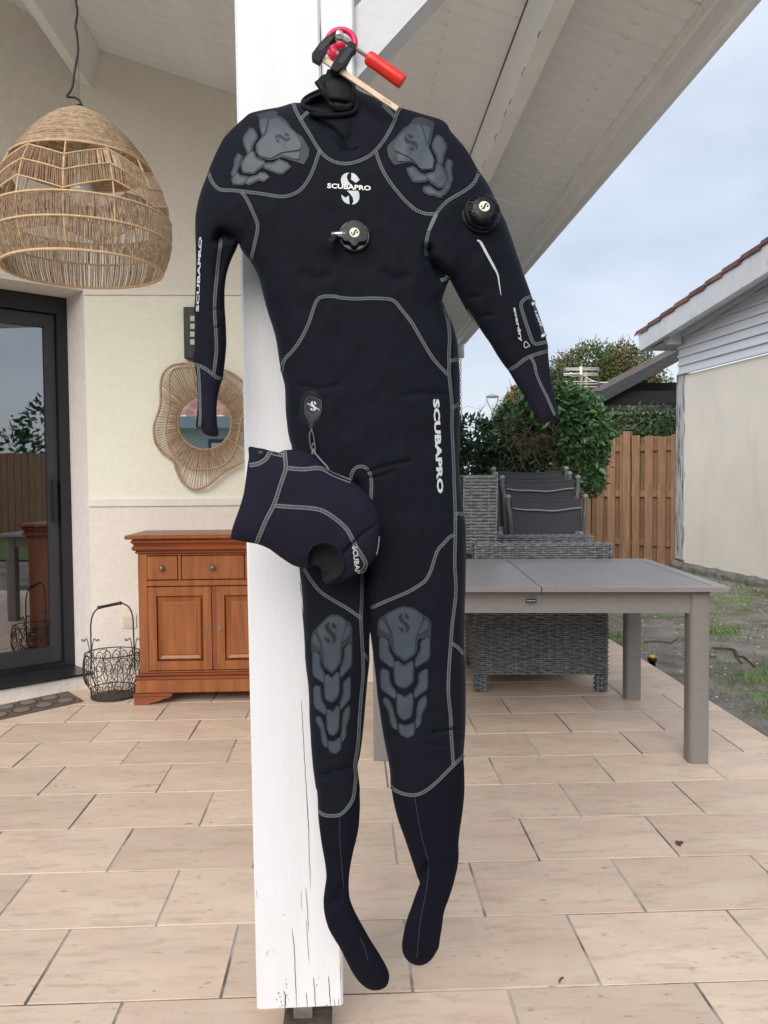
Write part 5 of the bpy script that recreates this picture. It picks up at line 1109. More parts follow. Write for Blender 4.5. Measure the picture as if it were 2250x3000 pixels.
# ------------------------------------------------------------------ wire basket
def basket():
    c = atz(*B8((612, 1918))[0], 0); c = Vector((c.x, c.y, 0)); sc = c.y/F_PX/1.8427
    t = thing('wire_basket', 'dark scrolled wire basket with tall arched handle beside the sideboard', 'basket', tuple(c))
    rb, rm, rt = 113*sc, 152*sc, 141*sc; zt = 240*sc; zm = 130*sc
    ring = lambda r, z, th, nm: MB().tube([c+Vector((r*math.cos(2*math.pi*k/40), r*math.sin(2*math.pi*k/40), z)) for k in range(40)], th, 6, True).build(nm, wire_m, t, True)
    ring(rb, .004, .003, 'base_ring'); ring(rb*1.02, 50*sc, .003, 'base_ring'); ring(rt, zt, .0034, 'rim')
    def rr(z): return float(np.interp(z, [0, 50*sc, 90*sc, zm, 190*sc, zt], [rb, rb*1.02, rm*.93, rm, rm*.985, rt]))
    for k in range(12):
        a = 2*math.pi*k/12
        MB().tube([c+Vector((rr(z)*math.cos(a+.12*math.sin(z*14)), rr(z)*math.sin(a+.12*math.sin(z*14)), z)) for z in np.linspace(50*sc, zt, 12)], .0022, 5).build('stave', wire_m, t, True)
    def onbelly(a, u, z): return c+Vector((rr(z)*math.cos(a+u/rm)*1.005, rr(z)*math.sin(a+u/rm)*1.005, z))
    def spiral(a, z0, w, h, sgn):
        pts = []
        for q in np.linspace(0, 1, 26):
            th = -math.pi/2+sgn*q*3.1*math.pi; r = 1-.78*q
            pts.append(onbelly(a, w*(.5*r*math.cos(th)+sgn*.45), z0+h*(.5+.5*r*math.sin(th))))
        return pts
    for k in range(10):
        a = 2*math.pi*(k+.5)/10
        for sgn in (-1, 1): MB().tube(spiral(a, 60*sc, 62*sc, 95*sc, sgn), .0019, 5).build('scroll', wire_m, t, True)
        for sgn in (-1, 1): MB().tube(spiral(a+math.pi/10, 150*sc, 55*sc, 80*sc, sgn), .0019, 5).build('scroll', wire_m, t, True)
        pts = [onbelly(a, 44*sc*math.sin(q)*1.0, 185*sc+48*sc*math.cos(q)) for q in np.linspace(-2.2, 2.2, 14)]; MB().tube(pts, .0019, 5).build('scroll', wire_m, t, True)
    for k in range(22):
        a = 2*math.pi*k/22; r = rb*1.01
        MB().tube([c+Vector((r*math.cos(a+.09*math.cos(q)), r*math.sin(a+.09*math.cos(q)), 27*sc+20*sc*math.sin(q))) for q in np.linspace(0, 2*math.pi, 10, endpoint=False)], .0017, 4, True).build('base_loop', wire_m, t, True)
    MB().lathe([(rb*.97, .006), (rb*.97, .009)], 32, Matrix.Translation(c)).build('base_plate', wire_m, t)
    hx = 112*sc
    hp = [(-hx, 150*sc), (-hx*1.0, zt), (-hx*1.0, 330*sc), (-hx*.98, 400*sc), (-hx*.86, 450*sc), (-hx*.62, 480*sc), (-hx*.35, 492*sc), (hx*.35, 505*sc), (hx*.62, 500*sc), (hx*.86, 478*sc), (hx*1.0, 430*sc), (hx*1.02, 350*sc), (hx*1.04, zt), (hx*1.04, 150*sc)]
    MB().tube(crom([tuple(c+Vector((a, 0, b))) for a, b in hp], .01).tolist(), .0042, 7).build('handle', wire_m, t, True)
    g0, g1 = c+Vector((-hx*.58, 0, 484*sc)), c+Vector((hx*.42, 0, 506*sc)); n = 40
    MB().tube([g0.lerp(g1, i/n) for i in range(n+1)], [.0082+.0016*math.sin(i*1.9) for i in range(n+1)], 8).build('rope_grip', black_m, t, True)
    for g in (g0, g1): MB().lathe([(.0001, -.011), (.009, -.007), (.012, 0), (.009, .007), (.0001, .011)], 12, Matrix.Translation(g)).build('grip_knob', wire_m, t, True)
    for sg in (-1, 1):
        for q0 in (-1, 1):
            b0 = c+Vector((sg*hx*1.02, 0, zt-.005)); pts = []
            for q in np.linspace(0, 1, 24):
                th = q*2*math.pi*1.15; pts.append(b0+Vector((q0*(.004+.040*q if q < .45 else .004+.040*.45+.016+.016*math.cos(math.pi-(q-.45)*11)*(1.3-q)), -.004, (.085*math.sin(q*math.pi/.9) if q < .45 else .085-.016*(1-math.cos((q-.45)*0))+.016*math.sin(-(q-.45)*11+0)*(1.3-q)-.03*(q-.45)))))
            MB().tube(pts, .0026, 5).build('scroll', wire_m, t, True)
basket()

# ------------------------------------------------------------------ doormat
def doormat():
    A = Vector((-1.455, 4.400, 0)); u = Vector((-.70, -.714, 0)).normalized(); v = Vector((-.714, .70, 0)).normalized()*-1; v = Vector((-.60, .80, 0)).normalized()
    Lm, Wm = .80, .25
    t = thing('doormat', 'brown patterned doormat on the tiles in front of the glass door', 'doormat', tuple(A+u*.4))
    base = mat('mat_brown', (.14, .105, .08), .95, .3, 90, .8, 200); m_ = MB(); m_.prism([A, A+u*Lm, A+u*Lm+v*Wm, A+v*Wm], (0, 0, .009)); b = fixn(m_.build('base', base, t))
    lt = mat('mat_grey', (.20, .18, .165), .95, .25, 90, .8, 200); md = mat('mat_dark_ring', (.085, .055, .042), .95, .3, 90, .8, 200)
    for i in range(7):
        for j in range(2):
            c = A+u*(.075+.118*i+.05*j)+v*(.068+.118*j)
            if (c-A).dot(u) > Lm-.05: continue
            for r, mm, h in ((.056, md, .0105), (.041, lt, .0120)):
                q = MB(); q.prism([c+u*(r*1.0*math.cos(2*math.pi*k/20))+v*(r*math.sin(2*math.pi*k/20)) for k in range(20)], (0, 0, h)); fixn(q.build('ring_motif', mm, t))
doormat()

# ------------------------------------------------------------------ grey dining table
def table():
    Fc = Vector((1.533, 3.198, 0)); an = math.radians(5.2); e1 = Vector((-math.cos(an), math.sin(an), 0)); e2 = Vector((math.sin(an)*.75, math.cos(an), 0)).normalized()
    Lt, Wt, zt = 1.52, 1.165, .745
    t = thing('dining_table', 'taupe grey metal dining table with wide square legs on the tiles at right', 'table', tuple(Fc+e1*.75+e2*.58))
    def q(a, b, z): return Fc+e1*a+e2*b+Vector((0, 0, z))
    def slab(a0, a1, b0, b1, z0, z1, name, m, par=t, bev=.0):
        mb = MB(); k = bev
        kl, kr = (k if a0 == 0 else 0), (k if a1 == Lt else 0); lo = [q(a0+kl, b0+k, z0), q(a1-kr, b0+k, z0), q(a1-kr, b1-k, z0), q(a0+kl, b1-k, z0)]; hi = [q(a0, b0, z1), q(a1, b0, z1), q(a1, b1, z1), q(a0, b1, z1)]
        mb.add(lo+hi, [(0, 1, 2, 3), (7, 6, 5, 4)]+[(i, i+4, (i+1) % 4+4, (i+1) % 4) for i in range(4)]); return fixn(mb.build(name, m, par))
    half = Lt/2; g = .0025; fr = .055
    for a0, a1 in ((0, half-g), (half+g, Lt)):
        slab(a0, a1, 0, fr-.001, zt-.020, zt, 'edge_frame', table_edge, bev=.012); slab(a0, a1, Wt-fr+.001, Wt, zt-.020, zt, 'edge_frame', table_edge, bev=.004)
        e0, e1_ = (a0, a0+fr) if a0 == 0 else (a1-fr, a1)
        slab(e0, e1_, fr, Wt-fr, zt-.020, zt-.0005, 'edge_frame', table_edge)
        p0, p1 = (fr+.0015, a1) if a0 == 0 else (a0, a1-fr-.0015)
        slab(p0, p1, fr+.001, Wt-fr-.001, zt-.016, zt-.002, 'top_panel', tabletop_m)
    slab(.06, Lt-.06, .06, Wt-.06, zt-.030, zt-.0205, 'under_frame', frame_m)
    ap = .085; iz = .066
    a_ = slab(.10, Lt-.10, iz+.006, iz+.026, zt-.031-ap, zt-.031, 'apron', table_m); slab(.10, Lt-.10, Wt-iz-.026, Wt-iz-.006, zt-.031-ap, zt-.031, 'apron', table_m)
    slab(iz+.006, iz+.026, .14, Wt-.14, zt-.031-ap, zt-.031, 'apron', table_m); slab(Lt-iz-.026, Lt-iz-.006, .14, Wt-.14, zt-.031-ap, zt-.031, 'apron', table_m)
    for a0 in (.064, Lt-.064-.078):
        for b0 in (.058, Wt-.058-.078):
            pl = []; s_ = .078
            cor = [(0, 0), (s_, 0), (s_, s_), (0, s_)]
            for i, (x, y) in enumerate(cor):
                r = .022 if (i == (1 if a0 < .5 else 0)) else .006
                sx, sy = (1 if x == 0 else -1), (1 if y == 0 else -1); st = {0: 180, 1: 270, 2: 0, 3: 90}[i]
                for k in range(5):
                    an_ = math.radians(st+k*22.5); pl.append(q(a0+x+sx*r+r*math.cos(an_), b0+y+sy*r+r*math.sin(an_), 0))
            mb = MB(); mb.prism(pl, (0, 0, zt-.031)); lg = fixn(mb.build('leg', table_m, t)); flatsmooth(lg, 35)
    # maker's plate on the apron
    pc = C2((755, 1208))[0]; v = ray(*pc); nrm = e2; o = q(0, iz+.0055, 0); k = (o-Vector(CAM)).dot(nrm)/Vector(v).dot(nrm); P_ = Vector(CAM)+Vector(v)*k
    hx, hz = 46/2.949*P_.y/F_PX, 15/2.949*P_.y/F_PX; ex = -e1
    mb = MB(); mb.prism([P_+ex*(sx*hx)+Vector((0, 0, sz*hz)) for sx, sz in ((-1, -1), (1, -1), (1, 1), (-1, 1))], -e2*.002); pl = fixn(mb.build('name_plate', black_pl, t))
    V, Ff = text2d('Hesperide', .0); lo, hi = V.min(0), V.max(0)
    obj('plate_lettering', [P_+ex*((a-lo[0])/(hi[0]-lo[0])*2-1)*hx*.80+Vector((0, 0, ((b-lo[1])/(hi[1]-lo[1])*2-1)*hz*.55))-e2*.0026 for a, b in V], Ff, MATS['white_print'], pl)
table()

# ------------------------------------------------------------------ wicker armchair seen from its side
def weave(P0, ex, ez, nrm, w, h, pitch, row, parent, name='weave', amp=.0062, lean=0.):
    """strands over and under upright stakes, one part"""
    mb = MB(); nr = max(1, int(round(h/row))); rh = h/nr; ns = max(2, int(round(w/pitch))); sx = w/ns; K_ = 4
    v = []; f = []
    for r in range(nr):
        z0 = r*rh; n0 = len(v); m = ns*K_+1; jit = random.uniform(-.0004, .0004)
        for i in range(m):
            x = i*sx/K_; d = amp*math.cos(math.pi*(x/sx+(r//1)))+jit
            for zf_, dd in ((.09, -.0034), (.30, .0), (.70, .0), (.91, -.0034)):
                zz = z0+zf_*rh; v.append(P0+ex*(x+lean*zz)+ez*zz+nrm*(d+dd))
        for i in range(m-1):
            for k in range(3): a = n0+i*4+k; f.append((a, a+4, a+5, a+1))
    for i in range(ns+1):
        x = min(max(i*sx-.004, 0), w-.008); n0 = len(v); d = .0006
        for zz in (0, h):
            for xx in (0, .008): v.append(P0+ex*(x+xx+lean*zz)+ez*zz+nrm*d)
        f.append((n0, n0+1, n0+3, n0+2))
    return obj(name, v, f, wick_m, parent, True, 'stuff')
def armchair():
    A = Vector((.682, 4.455, 0)); an = math.radians(-4.0); ex = Vector((math.cos(an), math.sin(an), 0)); ey = Vector((-ex.y, ex.x, 0)); ez = Vector((0, 0, 1))
    t = thing('wicker_armchair', 'grey woven wicker armchair standing behind the table, seen from its side', 'armchair', tuple(A+ex*.35+ey*.3))
    Wd, Dp, zb, za = .735, .70, .095, .822
    def core(x0, x1, y0, y1, z0, z1, name='inner_frame'):
        mb = MB(); mb.prism([A+ex*x0+ey*y0+ez*z0, A+ex*x1+ey*y0+ez*z0, A+ex*x1+ey*y1+ez*z0, A+ex*x0+ey*y1+ez*z0], (0, 0, z1-z0)); return fixn(mb.build(name, wick_dark, t))
    def panel(x0, x1, y, z0, z1, pitch=.047, row=.0122): weave(A+ex*x0+ey*y+ez*z0, ex, ez, -ey, x1-x0, z1-z0, pitch, row, t, 'side_weave')
    core(.012, Wd-.012, .012, .10, zb+.005, za-.008); panel(.0, Wd, .004, zb, za-.075)
    core(.0, Wd+.02, .008, .125, za-.078, za-.004, 'arm_frame'); panel(.0, Wd+.022, .0, za-.075, za)
    weave(A+ex*.0+ey*.002+ez*(za), ex, ey, ez, Wd+.022, .125, .047, .0122, t, 'arm_top_weave')
    weave(A+ex*(Wd+.022)+ey*.0+ez*(za-.075), ey, ez, ex, .125, .075, .04, .0122, t, 'arm_end_weave')
    weave(A+ex*(Wd)+ey*.004+ez*zb, ey, ez, ex, .12, za-.075-zb, .04, .0122, t, 'front_weave')
    weave(A+ey*Dp+ez*zb, -ey, ez, -ex, Dp, za-zb, .047, .0122, t, 'back_weave')
    core(.012, Wd-.012, Dp-.10, Dp-.012, zb+.005, za-.008); 
    core(.0, Wd+.02, Dp-.12, Dp, za-.078, za-.004, 'arm_frame'); weave(A+ey*(Dp-.128)+ez*(za-.075), ex, ez, -ey, Wd+.05, .079, .047, .0122, t, 'side_weave')
    weave(A+ey*(Dp-.12)+ez*(za+.004), ex, ey, ez, Wd+.05, .12, .047, .0122, t, 'arm_top_weave')
    core(.05, Wd-.02, .126, Dp-.121, zb+.1, .36, 'seat_base')
    # tall reclined back, woven looser
    zk = 1.205
    mb = MB(); mb.prism([A+ex*.0+ey*.14+ez*.3, A+ex*.125+ey*.14+ez*.3, A+ex*.135+ey*.14+ez*(zk-.01), A+ex*(-.04)+ey*.14+ez*(zk-.01)], ey*(Dp-.28)); fixn(mb.build('back_frame', wick_dark, t))
    weave(A+ex*(-.06)+ey*.132+ez*.76, ex, ez, -ey, .195, zk-.76, .05, .0185, t, 'back_side_weave', .0042, .02)
    weave(A+ex*.137+ey*.132+ez*.5, ey, ez, ex, Dp-.264, zk-.5, .05, .0185, t, 'back_front_weave', .0042)
    weave(A+ex*(-.06)+ey*.132+ez*zk, ex, ey, ez, .2, Dp-.264, .05, .0185, t, 'back_top_weave', .004)
    for x0, y0 in ((.0, .0), (Wd-.062, .0), (.0, Dp-.06), (Wd-.062, Dp-.06)):
        l = core(x0+.004, x0+.058, y0+.004, y0+.056, .006, zb+.004, 'leg'); weave(A+ex*x0+ey*y0+ez*.004, ex, ez, -ey, .062, zb-.004, .03, .0122, l, 'leg_weave'); weave(A+ex*x0+ey*(y0+.06)+ez*.004, -ey, ez, -ex, .06, zb-.004, .03, .0122, l, 'leg_weave')
        mb = MB(); c = A+ex*(x0+.031)+ey*(y0+.03); mb.lathe([(.022, 0), (.022, .006)], 12, Matrix.Translation(c)); mb.build('glide', black_pl, l)
armchair()

# ------------------------------------------------------------------ stack of folding sling chairs
def slingchair():
    w = .50; t = thing('folding_chair', 'x', 'chair', (0, 0, 0), 'stacked charcoal sling chairs')
    sp = lambda z: -.02+.02*math.sin(z*3)
    for sg in (-1, 1):
        x = sg*w/2
        pts = [(x*1.05+sg*.01, .02, 1.06), (x*1.05+sg*.008, .015, 1.0), (x*1.04, -.015, .93), (x*1.0, -.01, .75), (x*.96, .0, .55), (x*.94, .02, .40)]
        MB().tube(crom(pts, .03).tolist(), .0165, 10).build('back_post', frame_m, t, True)
        MB().lathe([(.0001, -.012), (.014, -.010), (.021, 0), (.019, .012), (.010, .020), (.0001, .022)], 14, Matrix.Translation((x*1.05+sg*.01, .02, 1.062))).build('end_cap', frame_lt, t, True)
        MB().tube([(x*1.12, -.02, .62), (x*1.12, -.25, .60), (x*1.12, -.48, .61)], .014, 8).build('armrest', frame_lt, t, True)
        MB().tube([(x*1.09, .05, .60), (x*1.09, -.2, .3), (x*1.09, -.42, .012)], .012, 8).build('leg', frame_lt, t, True)
        MB().tube([(x*1.05, -.40, .60), (x*1.05, -.15, .3), (x*1.05, .08, .012)], .012, 8).build('leg', frame_lt, t, True)
        mb = MB(); mb.tube([(x*1.13, .035, .70), (x*1.13, -.03, .62), (x*1.13, -.05, .58)], .020, 8); mb.build('hinge', frame_lt, t, True)
    n = 14; v = []; f = []
    for j in range(13):
        zz = .42+(1.045-.42)*j/12
        for i in range(n+1):
            u = i/n; x = -w/2*.97+w*.97*u; sag = .020*math.sin(math.pi*u); dz = -.018*math.sin(math.pi*u)*(j/12)**4
            v.append((x, .012+sag-.01*math.sin(zz*6), zz+dz))
    f = [(j*(n+1)+i, j*(n+1)+i+1, (j+1)*(n+1)+i+1, (j+1)*(n+1)+i) for j in range(12) for i in range(n)]
    obj('sling', v, f, sling_m, t, True)
    MB().tube([(-w/2*.98+w*.98*k/16, .004+.012*math.sin(math.pi*k/16), .985-.020*math.sin(math.pi*k/16)-.003*math.sin(2*math.pi*k/8)) for k in range(17)], .0065, 6).build('cross_rail', frame_lt, t, True)
    MB().tube([(-w/2*.98+w*.98*k/16, .016+.018*math.sin(math.pi*k/16), 1.047-.016*math.sin(math.pi*k/16)) for k in range(17)], .006, 6).build('top_hem', sling_m, t, True)
    return t
ch = slingchair()
lab = ['nearest and lowest charcoal sling chair of the stack behind the wicker armchair', 'second charcoal sling chair of the stack, its top edge just above the nearest one', 'third charcoal sling chair counted from the front of the stack', 'topmost charcoal sling chair at the back of the stack, under the round tree']
spots = [(1.395, 5.72, -.012), (1.375, 5.84, .125), (1.345, 5.95, .152), (1.350, 6.06, .19)]
for i, (x, y, z) in enumerate(spots):
    o = ch if i == 0 else copy_tree(ch)
    o.location = (x, y, max(z, -.0)-(.0 if i else .012)); o.rotation_euler = (0, 0, math.radians(-6+.8*i)); o['label'] = lab[i]
def greyboard_panel():
    a, b = C2((395, 150))[0], C2((490, 480))[0]; Y = 6.25; p, q = aty(*a, Y), aty(*b, Y)
    t = thing('grey_board', 'flat grey board with white oval badge between the wicker armchair and chair stack', 'board', (p.x, Y, 0))
    x0, x1, z1 = p.x-.25, q.x+.03, p.z; mb = MB(); r = .04
    pl = [(x0, Y, 0), (x1, Y, 0)]+[(x1-r+r*math.cos(k), Y, z1-r+r*math.sin(k)) for k in np.linspace(0, math.pi/2, 6)]+[(x0, Y, z1)]
    mb.prism(pl, (0, .03, 0)); fixn(mb.build('panel', tabletop_m, t))
    c = aty(*C2((460, 172))[0], Y-.002); MB().lathe([(.030, 0), (.030, .003)], 24, Matrix.Translation((c.x, Y, c.z)) @ Matrix.Rotation(math.pi/2, 4, 'X') @ Matrix.Diagonal((1, .55, 1, 1))).build('badge', MATS['white_print'], t)
greyboard_panel()
# ------------------------------------------------------------------ neighbour's house at the right
w0 = Vector((4.347, 10.551, 0)); wdir = Vector((.187, -1.928, 0)).normalized(); wn = Vector((wdir.y, -wdir.x, 0))      # wall runs towards the camera, wn faces the garden
nb = thing('garage', 'cream rendered outbuilding with white clad gable and brown roof tiles at the right', 'building', tuple(w0+wdir*2))
def wp(s, z, n=0.): return w0+wdir*s+wn*n+Vector((0, 0, z))
LN = 5.0
def slab(s0, s1, z0, z1, n0, n1, name, m, par=nb):
    mb = MB(); mb.prism([wp(s0, z0, n0), wp(s1, z0, n0), wp(s1, z1, n0), wp(s0, z1, n0)], wn*(n1-n0)); return fixn(mb.build(name, m, par))
slab(.116, LN, .05, 2.5, -.25, 0, 'wall', render_cream); slab(-.10, .115, .09, 2.52, -.25, .012, 'corner_board', weathered)
mb = MB(); v = []; n = 46
for i in range(n+1):                                   # broken edge of the concrete base
    s = -.12+LN*i/n*.6; j = .02*noise.noise((s*3, 0, 0))+.02*noise.noise((s*11, 4, 0)); z = .055+.02*noise.noise((s*5, 8, 0))
    v += [wp(s, -.12, .075+j), wp(s, z-.045, .07+j), wp(s, z, .03+j*.6), wp(s, z+.005, -.02)]
f = [(4*i+k, 4*i+4+k, 4*i+5+k, 4*i+1+k) for i in range(n) for k in range(3)]
fixn(obj('concrete_base', v, f, concrete_m, nb, False))
SL = .147; zr = lambda s: 3.068+.160*s                # underside line of the gable under the rake
rows = [(2.515, 2.625), (2.625, 2.735), (2.735, 2.845), (2.845, 2.955), (2.955, 3.065), (3.065, 3.175), (3.175, 3.285), (3.285, 3.395), (3.395, 3.505), (3.505, 3.615)]
for a, b in rows:                                      # shiplap boards, each lower edge proud
    top = min(b, zr(0)); s_a = max(-.03, (a-3.068)/.160); s_b = max(-.03, (b-3.068)/.160)
    if s_a > LN: continue
    lo, hi = wp(s_a, a, .034), wp(s_b, b-.003, .016)
    mb = MB(); v = [wp(s_a, a, .0), wp(LN, a, .0), wp(LN, a, .040), wp(s_a, a, .040), wp(s_b, b-.002, .0), wp(LN, b-.002, .0), wp(LN, b-.002, .018), wp(s_b, b-.002, .018), wp(s_a, a+.028, .036), wp(LN, a+.028, .036), wp(s_a, a+.040, .022), wp(LN, a+.040, .022)]
    mb.add(v, [(0, 1, 2, 3), (3, 2, 9, 8), (8, 9, 11, 10), (10, 11, 6, 7), (7, 6, 5, 4), (0, 3, 8, 10, 7, 4), (1, 5, 6, 11, 9, 2)]); fixn(mb.build('siding_board', side_white, nb))
mb = MB(); mb.prism([wp(-.05, 3.062, .041), wp(LN, zr(LN)-.0, .041), wp(LN, zr(LN)-.13, .041), wp(.3, zr(.3)-.13, .041), wp(-.05, 2.985, .041)], wn*.018); fixn(mb.build('rake_trim', side_white, nb))
RO = .35; zb_ = lambda s: 2.955+.123*s; zt_ = lambda s: 3.195+.144*s
mb = MB(); mb.prism([wp(-.47, zb_(-.47)-.005, RO), wp(LN, zb_(LN), RO), wp(LN, zt_(LN), RO), wp(-.53, zt_(-.53), RO)], wn*(-.03)); fixn(mb.build('rake_fascia', fascia_white, nb))
mb = MB(); mb.prism([wp(-.47, zb_(-.47)-.002, RO-.032), wp(LN, zb_(LN)+.0, RO-.032), wp(LN, zr(LN)+.0, .0), wp(-.03, zr(-.03)-.0, .0), wp(-.47, zr(-.4), .0)], (0, 0, .02)); fixn(mb.build('rake_soffit', side_white, nb))
slab(-.47, -.44, zb_(-.47)-.0, zt_(-.5)-.03, -4, RO-.031, 'eave_fascia', fascia_white)
mb = MB(); mb.prism([wp(-.46, zb_(-.47)+.01, .2), wp(.0, zb_(-.47)+.04, .2), wp(.0, zb_(-.47)+.06, .2), wp(-.46, zb_(-.47)+.03, .2)], wn*-4.2); fixn(mb.build('eave_soffit', side_white, nb))
mb = MB(); mb.prism([wp(-.10, 2.97, .05), wp(.02, 2.90, .05), wp(.10, 2.90, .05), wp(.10, 3.06, .05), wp(-.10, 3.06, .05)], wn*.16); fixn(mb.build('eave_bracket', side_white, nb))
mb = MB(); mb.prism([wp(-.55, 2.93, RO-.1), wp(-.62, 2.96, RO-.1), wp(-.62, 3.06, RO-.1), wp(-.55, 3.06, RO-.1)], wn*-3.5); fixn(mb.build('gutter', fascia_white, nb))
mb = MB(); mb.prism([wp(-.5, zt_(-.5)+.01, RO-.06), wp(LN, zt_(LN)+.01, RO-.06), wp(LN, zt_(LN)+.03, RO-.06), wp(-.5, zt_(-.5)+.03, RO-.06)], wn*-4.4); roof2 = fixn(mb.build('roof', rooftile_m, nb))
st_ = .36
for i in range(16):                                    # verge tiles step down the rake
    s0 = -.62+st_*i; s1 = s0+st_*1.12
    for j, nn in enumerate((RO+.02, RO-.20, RO-.42)):
        prof = [(nn-.2, .0), (nn-.17, .035), (nn-.10, .055), (nn-.03, .035), (nn, -.03 if j == 0 else 0.)]
        v = [wp(s0, zt_(s0)+.018+h+.020, b) for b, h in prof]+[wp(s1, zt_(s1)+.018+h, b) for b, h in prof]+[wp(s0, zt_(s0)+.004+h+.030, b) for b, h in prof]+[wp(s1, zt_(s1)+.004+h, b) for b, h in prof]
        f = [(k, k+1, k+6, k+5) for k in range(4)]+[(10+k, 15+k, 16+k, 11+k) for k in range(4)]+[(k, 10+k, 11+k, k+1) for k in range(4)]+[(5+k, 6+k, 16+k, 15+k) for k in range(4)]+[(4, 9, 19, 14), (0, 10, 15, 5)]
        if j == 0 or i < 18: obj('roof_tile', v, f, rooftile_m, roof2, False)
# lean-to behind it
carp = thing('lean_to', 'dark timber lean-to roof with rusty sheeting behind the fence', 'shed', (4.5, 13, 0))
pA, pB = aty(*Z(1400, 600, 1.9518)((638, 1098))[0], 13.), aty(*Z(1400, 600, 1.9518)((1130, 842))[0], 13.)
d = (pB-pA); mb = MB(); mb.prism([pA, pB+d*.3, pB+d*.3+Vector((0, 0, -.17)), pA+Vector((.06, 0, -.17))], (0, .06, 0)); fixn(mb.build('barge_board', greyboard, carp))
v = []; f = []; n = 60
for i in range(n+1):
    y = 13.06+2.6*i/n; o_ = .03*math.sin(i*1.3); v += [(pA.x-.02, y, pA.z-.03+o_*.4), (pB.x+1, y, pB.z+d.z/d.x*1.0-.03+o_*.4)]
f = [(2*i, 2*i+1, 2*i+3, 2*i+2) for i in range(n)]; obj('roof_sheet', v, f, corrug_m, carp, True)
q0, q1 = aty(1744, 1180, 13.2), aty(1974, 1182, 13.2); MB().span((q0.x, 13.2, q0.z-.02), (q1.x+1.2, 13.28, q0.z+.19)).build('front_beam', black_m, carp)
MB().span((q0.x, 15.6, 0), (q1.x+1.2, 15.7, q0.z+.6)).build('back_wall', black_m, carp)
for x in (q0.x+.1, q1.x+1.): MB().span((x-.05, 13.2, -.1), (x+.05, 13.28, q0.z-.02)).build('pole', greyboard, carp)
lat = MB(); z1, z0 = q0.z-.022, q0.z-.20
MB().span((q0.x, 13.22, z0+.02), (q1.x+1.2, 13.24, z1)).build('trellis_board', greyboard, carp)
for i in range(26):
    x = q0.x+.07*i; mb = MB(); mb.prism([(x, 13.2, z0+.03), (x+.03, 13.2, z0), (x+.06, 13.2, z0+.03), (x+.03, 13.2, z0+.06)], (0, .012, 0)); fixn(mb.build('diamond', frame_lt, carp))
# fence, boards nailed on both sides of the rails
fA, fd = Vector((4.385, 10.69, 0)), Vector((-.755, .656, 0)).normalized(); fn = Vector((-fd.y, fd.x, 0))*-1
fn = Vector((-.656, -.755, 0)).normalized()
fen = thing('wooden_fence', 'brown timber board fence with boards on both sides between hedge and outbuilding', 'fence', tuple(fA+fd))
bo = MB().box((0, 0, .89), (.108, .020, 1.78), bev=.003).build('board', wood_fence); bdata = bo.data; bpy.data.objects.remove(bo)
fang = math.atan2(fd.y, fd.x); i = 0; s = -.02
while s < 3.0:
    for side, off in ((1, 0), (-1, .085)):
        c = fA+fd*(s+off+.06)+fn*(.028*side)
        share('board', bdata, (c.x, c.y, -.04+rng.normal(0, .008)), fen, (rng.normal(0, .006), rng.normal(0, .006), fang+rng.normal(0, .01)), (rng.uniform(.93, 1.05), 1, 1+rng.normal(0, .006)))
    s += .178
for z in (.28, .95, 1.58):
    m_ = MB(); a, b = fA+fd*-.05, fA+fd*3.1; m_.prism([a+fn*.017+Vector((0, 0, z-.045)), b+fn*.017+Vector((0, 0, z-.045)), b+fn*.017+Vector((0, 0, z+.045)), a+fn*.017+Vector((0, 0, z+.045))], fn*-.034); fixn(m_.build('rail', wood_fence, fen))
for s in (.70, 2.45):
    c = fA+fd*s+fn*.02; R_ = Matrix.Rotation(fang, 3, 'Z'); mb = MB(); mb.box((c.x, c.y, .88), (.10, .10, 1.86), R_); po = mb.build('fence_post', wood_fence, fen); mb = MB(); mb.box((c.x, c.y, 1.835), (.125, .125, .03), R_, bev=.01); mb.build('post_cap', greyboard, po)

# ------------------------------------------------------------------ plants
def leafcloud(name, blobs, n, size, m, par, shell=.5, keep=None, dark=0, droop=.3):
    """single folded leaves spread through lumpy volumes: mostly near the surface"""
    v, f = [], []
    vol = np.array([b[3]*b[4]*b[5] for b in blobs])**.67; vol /= vol.sum()
    which = rng.choice(len(blobs), n, p=vol)
    for k in which:
        cx_, cy_, cz_, rx, ry, rz = blobs[k]
        u = rng.normal(size=3); u /= np.linalg.norm(u)+1e-9; rr = (shell+(1-shell)*rng.random())**.6
        lump = 1+.28*noise.noise((u[0]*2.2+cx_, u[1]*2.2+cy_, u[2]*2.2+cz_))+.14*noise.noise((u[0]*6, u[1]*6+cx_, u[2]*6))
        p = np.array((cx_, cy_, cz_))+u*rr*lump*np.array((rx, ry, rz))
        if keep and not keep(p, u): continue
        s = size*rng.uniform(.55, 1.25)
        dr = u+rng.normal(size=3)*.7+np.array((0, 0, -droop)); dr /= np.linalg.norm(dr)+1e-9
        sd_ = np.cross(dr, rng.normal(size=3)); sd_ /= np.linalg.norm(sd_)+1e-9; nr = np.cross(dr, sd_)
        w = s*.24; b = len(v)
        v += [p, p+dr*s*.45+sd_*w+nr*s*.07, p+dr*s, p+dr*s*.45-sd_*w+nr*s*.07, p+dr*s*.45-nr*s*.02]
        f += [(b, b+4, b+2, b+1), (b, b+3, b+2, b+4)]
    return obj(name, v, f, m, par, False, 'stuff')
def branches(par, base, tips, r0, m, name='limb'):
    for tp in tips:
        b, t_ = Vector(base), Vector(tp); mid = b.lerp(t_, .5)+Vector((random.uniform(-.08, .08), random.uniform(-.08, .08), random.uniform(0, .08)))
        c = crom([tuple(b), tuple(mid), tuple(t_)], .08); MB().tube(c.tolist(), list(np.linspace(r0, r0*.25, len(c))), 6).build(name, m, par, True)
